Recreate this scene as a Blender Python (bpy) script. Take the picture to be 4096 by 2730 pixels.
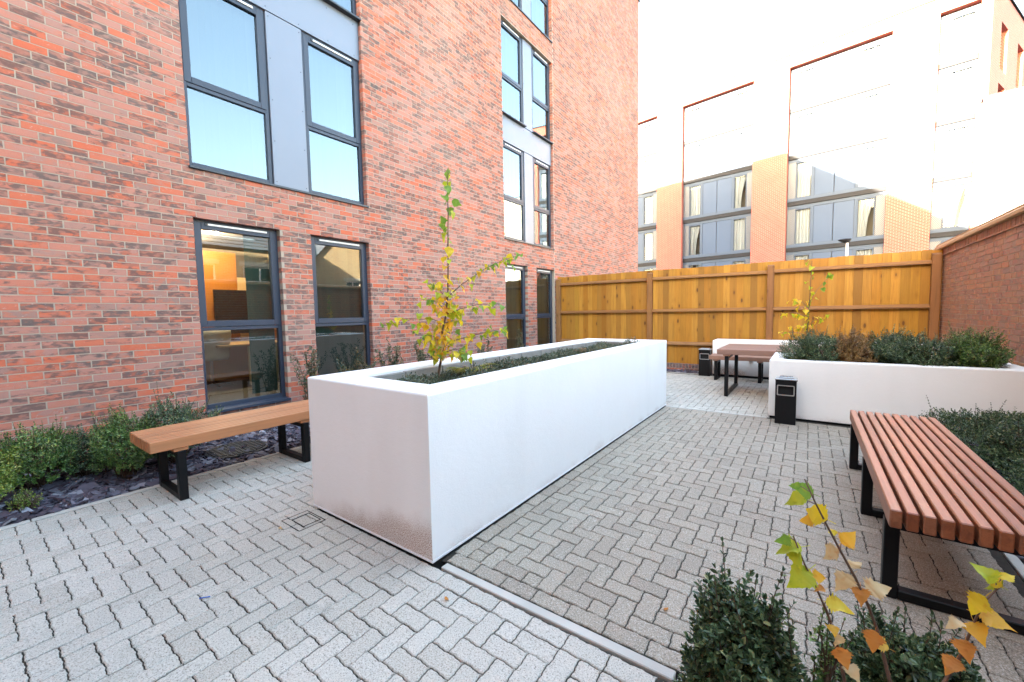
import bpy, math, random
import numpy as np
from mathutils import Vector, Matrix
rng = random.Random(7)
nrg = np.random.default_rng(11)
R = math.radians
scene = bpy.context.scene
for o in list(bpy.data.objects):
    bpy.data.objects.remove(o)
COL = scene.collection

# ------------------------------------------------------------------ camera
cam_d = bpy.data.cameras.new('camera')
cam_d.sensor_width = 36.0
cam_d.lens = 14.46
cam_d.clip_start = 0.05
cam_d.clip_end = 3000
cam = bpy.data.objects.new('camera', cam_d)
COL.objects.link(cam)
YAW, PITCH, ROLL = R(35.813), R(3.905), R(-1.004)
fwd = Vector((-math.sin(YAW) * math.cos(PITCH), math.cos(YAW) * math.cos(PITCH), -math.sin(PITCH)))
rgt = Vector((math.cos(YAW), math.sin(YAW), 0))
upv = rgt.cross(fwd)
r2 = rgt * math.cos(ROLL) + upv * math.sin(ROLL)
u2 = -rgt * math.sin(ROLL) + upv * math.cos(ROLL)
cam.matrix_world = Matrix(((r2.x, u2.x, -fwd.x, 0), (r2.y, u2.y, -fwd.y, 0), (r2.z, u2.z, -fwd.z, 1.4927), (0, 0, 0, 1)))
scene.camera = cam

# ------------------------------------------------------------------ sky, sun, exposure
SUN_DIR = Vector((0.321, 0.917, -0.2354)).normalized()     # the way the light travels
world = bpy.data.worlds.new('World')
scene.world = world
world.use_nodes = True
wn = world.node_tree
wn.nodes.clear()
sky = wn.nodes.new('ShaderNodeTexSky')
sky.sky_type = 'NISHITA'
sky.sun_disc = False
sky.sun_elevation = math.asin(-SUN_DIR.z)
sky.sun_rotation = math.atan2(-SUN_DIR.x, -SUN_DIR.y)
sky.air_density = 1.0
sky.dust_density = 2.4
sky.ozone_density = 0.6
bg = wn.nodes.new('ShaderNodeBackground')
bg.inputs['Strength'].default_value = 0.15
wo = wn.nodes.new('ShaderNodeOutputWorld')
wn.links.new(sky.outputs[0], bg.inputs[0])
wn.links.new(bg.outputs[0], wo.inputs[0])
sun_d = bpy.data.lights.new('sun', 'SUN')
sun_d.energy = 5.0
sun_d.angle = R(0.5)
sun_d.color = (1.0, 0.93, 0.82)
sun = bpy.data.objects.new('sun', sun_d)
COL.objects.link(sun)
sun.rotation_euler = SUN_DIR.to_track_quat('-Z', 'Y').to_euler()
sun.location = (-20, -30, 30)
vs = scene.view_settings
vs.view_transform = 'Standard'
vs.look = 'None'
vs.exposure = 4.08
vs.gamma = 1.0
vs.use_white_balance = True          # camera white balance set for open shade
vs.white_balance_temperature = 7100
vs.white_balance_tint = 8
vs.use_curve_mapping = False
scene.cycles.use_denoising = True
scene.cycles.max_bounces = 8
scene.cycles.diffuse_bounces = 4
scene.cycles.transparent_max_bounces = 16
scene.cycles.sample_clamp_indirect = 8.0

# ------------------------------------------------------------------ material helpers
def S(n, k, v):
    if isinstance(v, bpy.types.NodeSocket):
        n.id_data.links.new(v, n.inputs[k])
    else:
        s = n.inputs[k]
        if s.type == 'RGBA' and len(v) == 3:
            v = (*v, 1)
        s.default_value = v
class NT:
    def __init__(self, name):
        self.m = bpy.data.materials.new(name)
        self.m.use_nodes = True
        self.t = self.m.node_tree
        self.t.nodes.clear()
        self.out = self.t.nodes.new('ShaderNodeOutputMaterial')
        self._pos = self._rnd = None
    def n(self, typ, ins=None, **props):
        x = self.t.nodes.new('ShaderNode' + typ)
        for k, v in props.items():
            setattr(x, k, v)
        for k, v in (ins or {}).items():
            S(x, k, v)
        return x
    def math(self, op, a, b=0.0, c=0.0, clamp=False):
        x = self.n('Math', {0: a, 1: b, 2: c}, operation=op, use_clamp=clamp)
        return x.outputs[0]
    def mix(self, f, a, b, mode='MIX'):
        x = self.n('Mix', data_type='RGBA', blend_type=mode)
        S(x, 0, f); S(x, 6, a); S(x, 7, b)
        return x.outputs[2]
    def ramp(self, f, stops, interp='LINEAR'):
        x = self.n('ValToRGB', {0: f})
        cr = x.color_ramp
        cr.interpolation = interp
        while len(cr.elements) < len(stops):
            cr.elements.new(0.5)
        for e, (p, c) in zip(cr.elements, stops):
            e.position = p
            e.color = (*c, 1) if len(c) == 3 else c
        return x.outputs[0]
    def step(self, f, a, b):
        x = self.n('MapRange', {0: f, 1: a, 2: b, 3: 0.0, 4: 1.0}, interpolation_type='SMOOTHSTEP')
        return x.outputs[0]
    @property
    def pos(self):
        if self._pos is None:
            self._pos = self.n('NewGeometry')
        return self._pos.outputs['Position']
    @property
    def geo(self):
        self.pos
        return self._pos
    def rnd3(self):
        if self._rnd is None:
            a = self.math('ADD', self.n('ObjectInfo').outputs['Random'], self.geo.outputs['Random Per Island'])
            w = self.n('TexWhiteNoise', {'W': self.math('MULTIPLY', self.math('FRACT', a), 91.7)}, noise_dimensions='1D')
            self._rnd = (w.outputs['Color'], self.n('SeparateColor', {0: w.outputs['Color']}).outputs)
        return self._rnd
    def vec(self, scale=(1, 1, 1), rnd=0.0):
        v = self.pos
        if rnd:
            off = self.n('VectorMath', {0: self.rnd3()[0], 1: (rnd, rnd, rnd)}, operation='MULTIPLY').outputs[0]
            v = self.n('VectorMath', {0: v, 1: off}, operation='ADD').outputs[0]
        return self.n('VectorMath', {0: v, 1: scale}, operation='MULTIPLY').outputs[0]
    def noise(self, scale, detail=2.0, v=None, rough=0.5, dist=0.0):
        return self.n('TexNoise', {'Vector': v or self.pos, 'Scale': scale, 'Detail': detail, 'Roughness': rough, 'Distortion': dist}).outputs[0]
    def bump(self, h, strength=0.3, dist=0.003, normal=None):
        x = self.n('Bump', {'Strength': strength, 'Distance': dist, 'Height': h})
        if normal is not None:
            S(x, 'Normal', normal)
        return x.outputs[0]
    def pbr(self, color, rough=0.7, metal=0.0, normal=None, spec=0.5, **kw):
        b = self.n('BsdfPrincipled', {'Base Color': color, 'Roughness': rough, 'Metallic': metal, 'Specular IOR Level': spec})
        for k, v in kw.items():
            S(b, k.replace('_', ' '), v)
        if normal is not None:
            S(b, 'Normal', normal)
        self.t.links.new(b.outputs[0], self.out.inputs[0])
        return self.m
def plain(name, col, rough=0.6, metal=0.0, var=0.06, scale=6.0, spec=0.5, bump=0.0, bscale=60):
    t = NT(name)
    n = t.noise(scale, 3)
    c = t.mix(n, tuple(x * (1 - var) for x in col), tuple(min(1, x * (1 + var)) for x in col))
    nm = t.bump(t.noise(bscale, 3), bump, 0.004) if bump else None
    return t.pbr(c, rough, metal, nm, spec)

def brick_mat(name, stops, dark, dark_amt, sc=(1, 1, 1), fleck=0.5, tint=None):
    t = NT(name)
    rc, rr = t.rnd3()
    v = t.vec((1, 1, 2.4), 9.0)
    base = t.ramp(rr[0], stops)
    n1 = t.noise(8.5, 4, v, 0.6, 0.4)
    thr = t.math('SUBTRACT', 0.72, t.math('MULTIPLY', rr[1], dark_amt))
    d = t.step(t.math('SUBTRACT', n1, thr), -0.04, 0.1)
    base = t.mix(t.math('MULTIPLY', d, 0.82), base, dark)
    n2 = t.noise(14, 3, v)
    base = t.mix(t.math('MULTIPLY', t.step(n2, 0.42, 0.62), 0.6), base, t.mix(rr[2], (0.38, 0.20, 0.155), (0.53, 0.125, 0.06)))
    n3 = t.noise(26, 4, t.vec((1, 1, 1.8), 5.0), 0.65)
    f = t.math('MULTIPLY', t.step(n3, 0.6, 0.72), t.math('MULTIPLY', t.step(rr[2], 0.45, 0.75), fleck))
    base = t.mix(f, base, (0.55, 0.48, 0.42))
    g = t.noise(230, 3)
    base = t.mix(t.math('MULTIPLY', t.step(g, 0.35, 0.75), 0.25), base, (0.16, 0.09, 0.07))
    big = t.noise(0.55, 2)
    base = t.mix(t.math('MULTIPLY', t.step(big, 0.45, 0.7), 0.12), base, (0.5, 0.36, 0.3))
    h = t.math('ADD', t.math('MULTIPLY', t.noise(45, 4, None, 0.65), 1.0), t.math('MULTIPLY', g, 0.4))
    return t.pbr(base, 0.88, 0, t.bump(h, 0.4, 0.003), 0.25)
RED = [(0.0, (0.52, 0.112, 0.054)), (0.22, (0.50, 0.135, 0.076)), (0.42, (0.455, 0.175, 0.125)), (0.66, (0.405, 0.195, 0.155)), (0.86, (0.335, 0.18, 0.145)), (1.0, (0.235, 0.15, 0.125))]
M = {}
M['brick'] = brick_mat('red_multi_brick', RED, (0.08, 0.07, 0.066), 0.41)
M['brick_old'] = brick_mat('weathered_brick', [(0, (0.44, 0.215, 0.105)), (0.35, (0.40, 0.215, 0.125)), (0.6, (0.35, 0.205, 0.135)), (0.85, (0.30, 0.175, 0.12)), (1, (0.46, 0.255, 0.12))], (0.16, 0.10, 0.085), 0.2, fleck=0.25)
M['brick_blue'] = brick_mat('blue_engineering_brick', [(0, (0.075, 0.075, 0.085)), (1, (0.12, 0.115, 0.12))], (0.05, 0.05, 0.06), 0.2, fleck=0.2)
def mortar(name, col):
    t = NT(name)
    c = t.mix(t.noise(2.2, 4), tuple(x * 0.82 for x in col), tuple(x * 1.12 for x in col))
    c = t.mix(t.math('MULTIPLY', t.step(t.noise(160, 3), 0.4, 0.7), 0.3), c, tuple(x * 0.6 for x in col))
    return t.pbr(c, 0.95, 0, t.bump(t.noise(140, 3), 0.6, 0.003), 0.2)
M['mortar'] = mortar('beige_mortar', (0.40, 0.335, 0.265))
M['mortar_old'] = mortar('grey_brown_mortar', (0.52, 0.40, 0.30))

def far_brick(name, cols, mort, axis='x', nscale=1.0, bw=0.225, rh=0.075):
    """brick courses as a material, for walls too far away to tell single bricks apart"""
    t = NT(name)
    tc = t.n('TexCoord').outputs['Object']
    sep = t.n('SeparateXYZ', {0: tc}).outputs
    v = t.n('CombineXYZ', {0: t.math('ADD', sep[0], sep[1]), 1: sep[2]}).outputs[0]
    b = t.n('TexBrick', {'Vector': v, 'Color1': cols[0], 'Color2': cols[1], 'Mortar': mort, 'Scale': 1.0, 'Mortar Size': 0.011,
                         'Mortar Smooth': 0.2, 'Bias': 0.0, 'Brick Width': bw, 'Row Height': rh})
    n = t.noise(1.3, 4, tc)
    c = t.mix(t.math('MULTIPLY', t.step(n, 0.4, 0.7), 0.35), b.outputs[0], cols[2])
    c = t.mix(t.math('MULTIPLY', t.step(t.noise(9, 3, tc), 0.55, 0.75), 0.3), c, (0.2, 0.1, 0.08))
    return t.pbr(c, 0.9, 0, t.bump(b.outputs['Fac'], -0.4, 0.01), 0.2)
M['far_brick'] = far_brick('distant_orange_brick', [(0.31, 0.07, 0.045), (0.27, 0.058, 0.038), (0.29, 0.09, 0.07)], (0.38, 0.21, 0.18))
M['buff_brick'] = far_brick('buff_brick', [(0.5, 0.32, 0.15), (0.42, 0.24, 0.1), (0.5, 0.36, 0.2)], (0.45, 0.38, 0.28))
M['side_brick'] = far_brick('side_red_brick', [(0.42, 0.15, 0.09), (0.3, 0.14, 0.1), (0.36, 0.18, 0.13)], (0.42, 0.36, 0.3))

def paver_mat(name, a, b, c3):
    t = NT(name)
    rc, rr = t.rnd3()
    base = t.ramp(rr[0], [(0, a), (0.5, b), (1, c3)])
    base = t.mix(t.math('MULTIPLY', t.step(t.noise(1.1, 4, None, 0.6), 0.38, 0.68), 0.4), base, tuple(x * 0.72 for x in b))
    g = t.noise(150, 3, None, 0.75)
    base = t.mix(t.math('MULTIPLY', t.step(g, 0.53, 0.64), 0.6), base, (0.66, 0.63, 0.58))
    base = t.mix(t.math('MULTIPLY', t.step(g, 0.47, 0.36), 0.7), base, (0.07, 0.065, 0.06))
    g2 = t.noise(60, 4, None, 0.7)
    base = t.mix(t.math('MULTIPLY', t.step(g2, 0.45, 0.7), 0.3), base, tuple(x * 0.5 for x in b))
    st = t.step(t.noise(4.2, 4, None, 0.65), 0.6, 0.78)
    base = t.mix(t.math('MULTIPLY', st, 0.3), base, (0.13, 0.115, 0.07))
    h = t.math('ADD', t.math('MULTIPLY', g, 0.7), g2)
    return t.pbr(base, 0.85, 0, t.bump(h, 0.6, 0.004), 0.3)
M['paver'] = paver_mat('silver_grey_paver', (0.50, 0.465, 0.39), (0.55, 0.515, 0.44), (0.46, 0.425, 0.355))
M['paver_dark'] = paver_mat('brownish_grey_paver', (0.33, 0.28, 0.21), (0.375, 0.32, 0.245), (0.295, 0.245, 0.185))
M['joint'] = plain('dark_joint_soil', (0.035, 0.03, 0.022), 1.0, var=0.4, scale=25, bump=0.8)
M['soil'] = plain('dark_soil', (0.03, 0.023, 0.016), 1.0, var=0.5, scale=30, bump=1.0)
M['concrete'] = plain('pale_concrete', (0.47, 0.445, 0.39), 0.9, var=0.22, scale=5, bump=0.3, bscale=120)
M['block'] = plain('grey_concrete_block', (0.23, 0.215, 0.19), 0.95, var=0.3, scale=9, bump=0.6, bscale=130)
M['tarmac'] = plain('tarmac', (0.05, 0.05, 0.05), 0.9, var=0.2, scale=3, bump=0.4)
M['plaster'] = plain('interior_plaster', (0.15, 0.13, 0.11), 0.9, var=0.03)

def render_mat():
    t = NT('white_render')
    n = t.noise(1.4, 4, None, 0.6)
    base = t.mix(n, (0.775, 0.765, 0.73), (0.85, 0.84, 0.805))
    sep = t.n('SeparateXYZ', {0: t.pos}).outputs
    # splashed mud along the foot of the wall, heavier towards the near corner
    nx = t.n('SeparateXYZ', {0: t.geo.outputs['Normal']}).outputs
    front = t.step(nx[1], -0.5, -0.9)
    corner = t.math('MULTIPLY', t.step(sep[0], -3.1, -1.85), t.step(sep[0], -0.9, -1.4))
    hgt = t.math('ADD', 0.05, t.math('MULTIPLY', t.math('MULTIPLY', front, corner), 0.22))
    edge = t.math('SUBTRACT', t.math('ADD', hgt, t.math('MULTIPLY', t.math('SUBTRACT', t.noise(3.2, 4, None, 0.6), 0.5), 0.22)), sep[2])
    mud = t.step(edge, -0.05, 0.13)
    spk = t.step(t.noise(150, 2), 0.40, 0.62)
    mud = t.math('MULTIPLY', mud, t.math('ADD', 0.25, t.math('MULTIPLY', spk, 0.75)))
    base = t.mix(t.math('MULTIPLY', mud, 0.85), base, (0.27, 0.13, 0.06))
    gr = t.noise(2.0, 3, t.vec((1, 1, 0.25)))
    base = t.mix(t.math('MULTIPLY', t.step(gr, 0.5, 0.75), 0.12), base, (0.5, 0.47, 0.42))
    h = t.math('ADD', t.noise(110, 4, None, 0.7), t.math('MULTIPLY', t.noise(24, 3), 0.8))
    return t.pbr(base, 0.9, 0, t.bump(h, 0.4, 0.004), 0.25)
M['render'] = render_mat()

def wood(name, cols, axis, knots=0.0, rough=0.6, spec=0.3, grain=1.0, bands=0.5):
    t = NT(name)
    rc, rr = t.rnd3()
    sc = [26, 26, 26]; sc[axis] = 1.1
    v = t.vec(tuple(sc), 7.0)
    g = t.noise(1.0, 4, v, 0.6, 0.6)
    base = t.ramp(rr[0], [(i / (len(cols) - 1), c) for i, c in enumerate(cols)])
    base = t.mix(t.math('MULTIPLY', t.step(g, 0.42, 0.68), bands), base, tuple(x * 0.52 for x in cols[len(cols) // 2]))
    sc2 = [170, 170, 170]; sc2[axis] = 5
    f = t.noise(1.0, 3, t.vec(tuple(sc2), 3.0))
    base = t.mix(t.math('MULTIPLY', t.step(f, 0.5, 0.72), 0.3 * grain), base, tuple(x * 0.6 for x in cols[0]))
    if knots:
        sk = [7.0, 7.0, 7.0]; sk[axis] = 3.0
        vo = t.n('TexVoronoi', {'Vector': t.vec(tuple(sk), 11.0), 'Scale': 1.0})
        k = t.math('MULTIPLY', t.step(vo.outputs['Distance'], 0.19, 0.09), t.step(t.n('SeparateColor', {0: vo.outputs['Color']}).outputs[0], 0.40, 0.44))
        halo = t.math('MULTIPLY', t.step(vo.outputs['Distance'], 0.4, 0.1), t.step(t.n('SeparateColor', {0: vo.outputs['Color']}).outputs[0], 0.40, 0.44))
        base = t.mix(t.math('MULTIPLY', halo, 0.4 * knots), base, tuple(x * 0.62 for x in cols[0]))
        base = t.mix(t.math('MULTIPLY', k, 0.9 * knots), base, (0.09, 0.035, 0.012))
    st = t.noise(2.3, 3, t.vec((1, 1, 0.6), 0.5))
    base = t.mix(t.math('MULTIPLY', t.step(st, 0.52, 0.75), 0.3), base, tuple(x * 0.6 for x in cols[1]))
    return t.pbr(base, rough, 0, t.bump(t.math('ADD', f, g), 0.25, 0.002), spec)
FC = [(0.29, 0.11, 0.012), (0.44, 0.19, 0.02), (0.33, 0.145, 0.022), (0.49, 0.23, 0.032), (0.24, 0.105, 0.016), (0.41, 0.205, 0.024), (0.36, 0.14, 0.014)]
M['fence_board'] = wood('amber_softwood_board', FC, 2, 0.9)
M['fence_post'] = wood('brown_softwood_post', [(0.28, 0.125, 0.04), (0.24, 0.10, 0.035), (0.30, 0.15, 0.055)], 2, 0.5)
M['fence_rail'] = wood('brown_softwood_rail', [(0.32, 0.15, 0.05), (0.26, 0.115, 0.04), (0.34, 0.18, 0.08)], 0, 0.4)
M['slat_orange'] = wood('orange_hardwood_slat', [(0.42, 0.17, 0.07), (0.46, 0.195, 0.085), (0.36, 0.145, 0.06)], 1, 0, 0.5, 0.4, 0.6, 0.3)
M['slat_red'] = wood('red_brown_hardwood_slat', [(0.30, 0.092, 0.034), (0.35, 0.12, 0.048), (0.25, 0.075, 0.03), (0.34, 0.14, 0.07)], 1, 0, 0.42, 0.5, 1.3, 0.6)
M['slat_grey'] = wood('greyed_hardwood_slat', [(0.30, 0.15, 0.095), (0.27, 0.15, 0.11), (0.33, 0.17, 0.1)], 0, 0, 0.5, 0.4, 0.6, 0.3)
M['black_metal'] = plain('black_powder_coat', (0.0055, 0.0055, 0.006), 0.45, 0, 0.3, 30, spec=0.22, bump=0.08, bscale=300)
M['frame'] = plain('anthracite_frame', (0.036, 0.046, 0.068), 0.4, 0, 0.05, spec=0.35)
M['panel'] = plain('blue_grey_metal_panel', (0.165, 0.185, 0.225), 0.42, 0.15, 0.05, 2.0)
M['sill'] = plain('dark_metal_sill', (0.028, 0.033, 0.042), 0.4)
M['vent_white'] = plain('white_trickle_vent', (0.75, 0.75, 0.75), 0.5)
M['airbrick'] = plain('terracotta_air_brick', (0.34, 0.055, 0.035), 0.7)
M['steel'] = plain('brushed_steel', (0.55, 0.55, 0.54), 0.32, 0.9, 0.1, 40)
M['black_hole'] = plain('dark_inside', (0.006, 0.006, 0.006), 0.9)
M['zinc'] = plain('grey_facade_metal', (0.068, 0.088, 0.122), 0.7, 0.0, 0.06, 1.0, 0.15)
M['zinc_blue'] = plain('blue_grey_cladding', (0.068, 0.092, 0.138), 0.7, 0.0, 0.06, 1.0, 0.15)
M['fascia'] = plain('charcoal_fascia', (0.03, 0.03, 0.033), 0.7, spec=0.1)
M['curtain'] = plain('white_curtain', (0.33, 0.335, 0.35), 0.9)
M['coping'] = plain('tan_coping_stone', (0.5, 0.31, 0.15), 0.6, var=0.25, scale=5, bump=0.2)
M['slate'] = plain('slate_roof_tile', (0.12, 0.12, 0.135), 0.6, var=0.3, scale=8)
M['orange_panel'] = plain('orange_wall_panel', (0.42, 0.14, 0.018), 0.5, var=0.05)
M['desk_wood'] = plain('pale_desk_wood', (0.66, 0.42, 0.2), 0.45)
M['desk_white'] = plain('cream_desk_panel', (0.74, 0.74, 0.56), 0.5)
M['screen'] = plain('black_screen', (0.01, 0.01, 0.01), 0.2)
M['chair'] = plain('cream_moulded_chair', (0.68, 0.6, 0.48), 0.4)
M['blue'] = plain('blue_plastic', (0.02, 0.12, 0.45), 0.4)
M['manhole'] = plain('black_cast_cover', (0.02, 0.02, 0.022), 0.5, var=0.3, bump=0.4)

def slate_chip():
    t = NT('purple_slate_chip')
    rc, rr = t.rnd3()
    base = t.ramp(rr[0], [(0, (0.055, 0.045, 0.055)), (0.35, (0.10, 0.075, 0.095)), (0.6, (0.095, 0.095, 0.125)), (0.85, (0.17, 0.16, 0.19)), (1, (0.32, 0.32, 0.35))])
    base = t.mix(t.math('MULTIPLY', t.step(t.noise(40, 3), 0.5, 0.7), 0.3), base, (0.05, 0.04, 0.04))
    return t.pbr(base, 0.6, 0, t.bump(t.noise(70, 3), 0.4, 0.003), 0.4)
M['chip'] = slate_chip()

def leaf_mat(name, stops, trans=0.13, rough=0.34, spec=0.6):
    t = NT(name)
    rc, rr = t.rnd3()
    base = t.ramp(rr[0], stops)
    base = t.mix(t.math('MULTIPLY', t.noise(60, 2), 0.35), base, t.mix(rr[1], (0.02, 0.03, 0.01), (0.16, 0.17, 0.05)))
    b = t.n('BsdfPrincipled', {'Base Color': base, 'Roughness': rough, 'Specular IOR Level': spec})
    tr = t.n('BsdfTranslucent', {'Color': base})
    mx = t.n('MixShader', {0: trans, 1: b.outputs[0], 2: tr.outputs[0]})
    t.t.links.new(mx.outputs[0], t.out.inputs[0])
    return t.m
M['box_leaf'] = leaf_mat('dark_box_leaf', [(0, (0.02, 0.045, 0.02)), (0.45, (0.045, 0.09, 0.038)), (0.75, (0.09, 0.16, 0.07)), (0.92, (0.2, 0.28, 0.13)), (1, (0.38, 0.4, 0.18))])
M['box_leaf_green'] = leaf_mat('fresh_box_leaf', [(0, (0.025, 0.068, 0.014)), (0.45, (0.065, 0.15, 0.03)), (0.75, (0.13, 0.24, 0.05)), (0.92, (0.23, 0.35, 0.08)), (1, (0.36, 0.38, 0.12))])
M['box_leaf_lime'] = leaf_mat('lime_box_leaf', [(0, (0.07, 0.14, 0.02)), (0.5, (0.17, 0.27, 0.035)), (1, (0.36, 0.4, 0.08))])
M['leaf_brown'] = leaf_mat('dead_brown_leaf', [(0, (0.2, 0.10, 0.03)), (0.5, (0.32, 0.17, 0.06)), (1, (0.42, 0.25, 0.09))])
M['leaf_holly'] = leaf_mat('bronze_evergreen_leaf', [(0, (0.05, 0.07, 0.04)), (0.6, (0.09, 0.105, 0.055)), (1, (0.2, 0.14, 0.06))], 0.15)
M['cover_leaf'] = leaf_mat('grey_green_cover_leaf', [(0, (0.045, 0.07, 0.045)), (0.5, (0.08, 0.115, 0.07)), (0.85, (0.13, 0.15, 0.09)), (1, (0.2, 0.12, 0.06))])
M['fern'] = leaf_mat('yellow_fern', [(0, (0.2, 0.26, 0.03)), (0.5, (0.33, 0.33, 0.04)), (1, (0.4, 0.24, 0.04))], 0.35)
def birch(name, a, b, edge):
    t = NT(name)
    rc, rr = t.rnd3()
    base = t.mix(t.noise(38, 3, t.vec((1, 1, 1), 3.0)), a, b)
    base = t.mix(t.math('MULTIPLY', t.step(t.noise(70, 3), 0.55, 0.7), 0.35), base, edge)
    b_ = t.n('BsdfPrincipled', {'Base Color': base, 'Roughness': 0.5, 'Specular IOR Level': 0.4})
    tr = t.n('BsdfTranslucent', {'Color': base})
    mx = t.n('MixShader', {0: 0.5, 1: b_.outputs[0], 2: tr.outputs[0]})
    t.t.links.new(mx.outputs[0], t.out.inputs[0])
    return t.m
BIRCH = {'g': birch('green_birch_leaf', (0.16, 0.31, 0.04), (0.25, 0.42, 0.07), (0.42, 0.42, 0.04)),
         'h': birch('lime_birch_leaf', (0.36, 0.46, 0.03), (0.6, 0.58, 0.04), (0.2, 0.34, 0.03)),
         'y': birch('yellow_birch_leaf', (0.78, 0.55, 0.02), (0.84, 0.66, 0.06), (0.7, 0.32, 0.02)),
         'o': birch('orange_birch_leaf', (0.84, 0.40, 0.025), (0.84, 0.54, 0.07), (0.68, 0.22, 0.02)),
         't': birch('tan_birch_leaf', (0.68, 0.48, 0.22), (0.75, 0.57, 0.3), (0.62, 0.25, 0.05)),
         'r': birch('rusty_birch_leaf', (0.62, 0.22, 0.035), (0.7, 0.34, 0.09), (0.45, 0.12, 0.03))}
M['bark'] = plain('brown_bark', (0.10, 0.06, 0.035), 0.8, var=0.4, scale=40, bump=0.4)
M['twig'] = plain('grey_brown_twig', (0.17, 0.11, 0.075), 0.7, var=0.3, scale=40)

def glass_mat(name, ior=1.9, tint=(0.9, 0.95, 0.95)):
    t = NT(name)
    f = t.n('Fresnel', {'IOR': ior}).outputs[0]
    tr = t.n('BsdfTransparent', {'Color': tint})
    gl = t.n('BsdfGlossy', {'Color': (0.84, 0.95, 1.0), 'Roughness': 0.0})
    mx = t.n('MixShader', {0: f, 1: tr.outputs[0], 2: gl.outputs[0]})
    t.t.links.new(mx.outputs[0], t.out.inputs[0])
    return t.m
M['glass'] = glass_mat('coated_glass', 2.35, (0.8, 0.88, 0.88))
M['glass_far'] = glass_mat('clear_glass', 1.28)
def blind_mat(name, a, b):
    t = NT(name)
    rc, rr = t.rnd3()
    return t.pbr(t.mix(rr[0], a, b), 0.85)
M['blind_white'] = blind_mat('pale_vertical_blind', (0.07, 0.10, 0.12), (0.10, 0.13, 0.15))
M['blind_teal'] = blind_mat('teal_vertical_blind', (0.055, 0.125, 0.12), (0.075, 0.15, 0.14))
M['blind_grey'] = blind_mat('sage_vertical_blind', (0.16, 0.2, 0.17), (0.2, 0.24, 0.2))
def lamp_mat():
    t = NT('ceiling_lamp_glow')
    e = t.n('Emission', {'Color': (1, 0.85, 0.65), 'Strength': 6.0})
    t.t.links.new(e.outputs[0], t.out.inputs[0])
    return t.m
M['lamp'] = lamp_mat()
def perf_mat():
    t = NT('perforated_metal')
    tc = t.n('TexCoord').outputs['Object']
    sep = t.n('SeparateXYZ', {0: tc}).outputs
    row = t.math('FLOOR', t.math('DIVIDE', sep[2], 0.055))
    sx = t.math('ADD', t.math('DIVIDE', sep[0], 0.075), t.math('MULTIPLY', t.math('MODULO', row, 2.0), 0.5))
    fx = t.math('SUBTRACT', t.math('FRACT', sx), 0.5)
    fz = t.math('SUBTRACT', t.math('FRACT', t.math('DIVIDE', sep[2], 0.055)), 0.5)
    d = t.math('ADD', t.math('MULTIPLY', fx, fx), t.math('MULTIPLY', t.math('MULTIPLY', fz, fz), 0.7))
    k = t.step(d, 0.10, 0.075)
    return t.pbr(t.mix(k, (0.095, 0.108, 0.13), (0.02, 0.02, 0.022)), 0.5)
M['perf'] = perf_mat()
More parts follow.
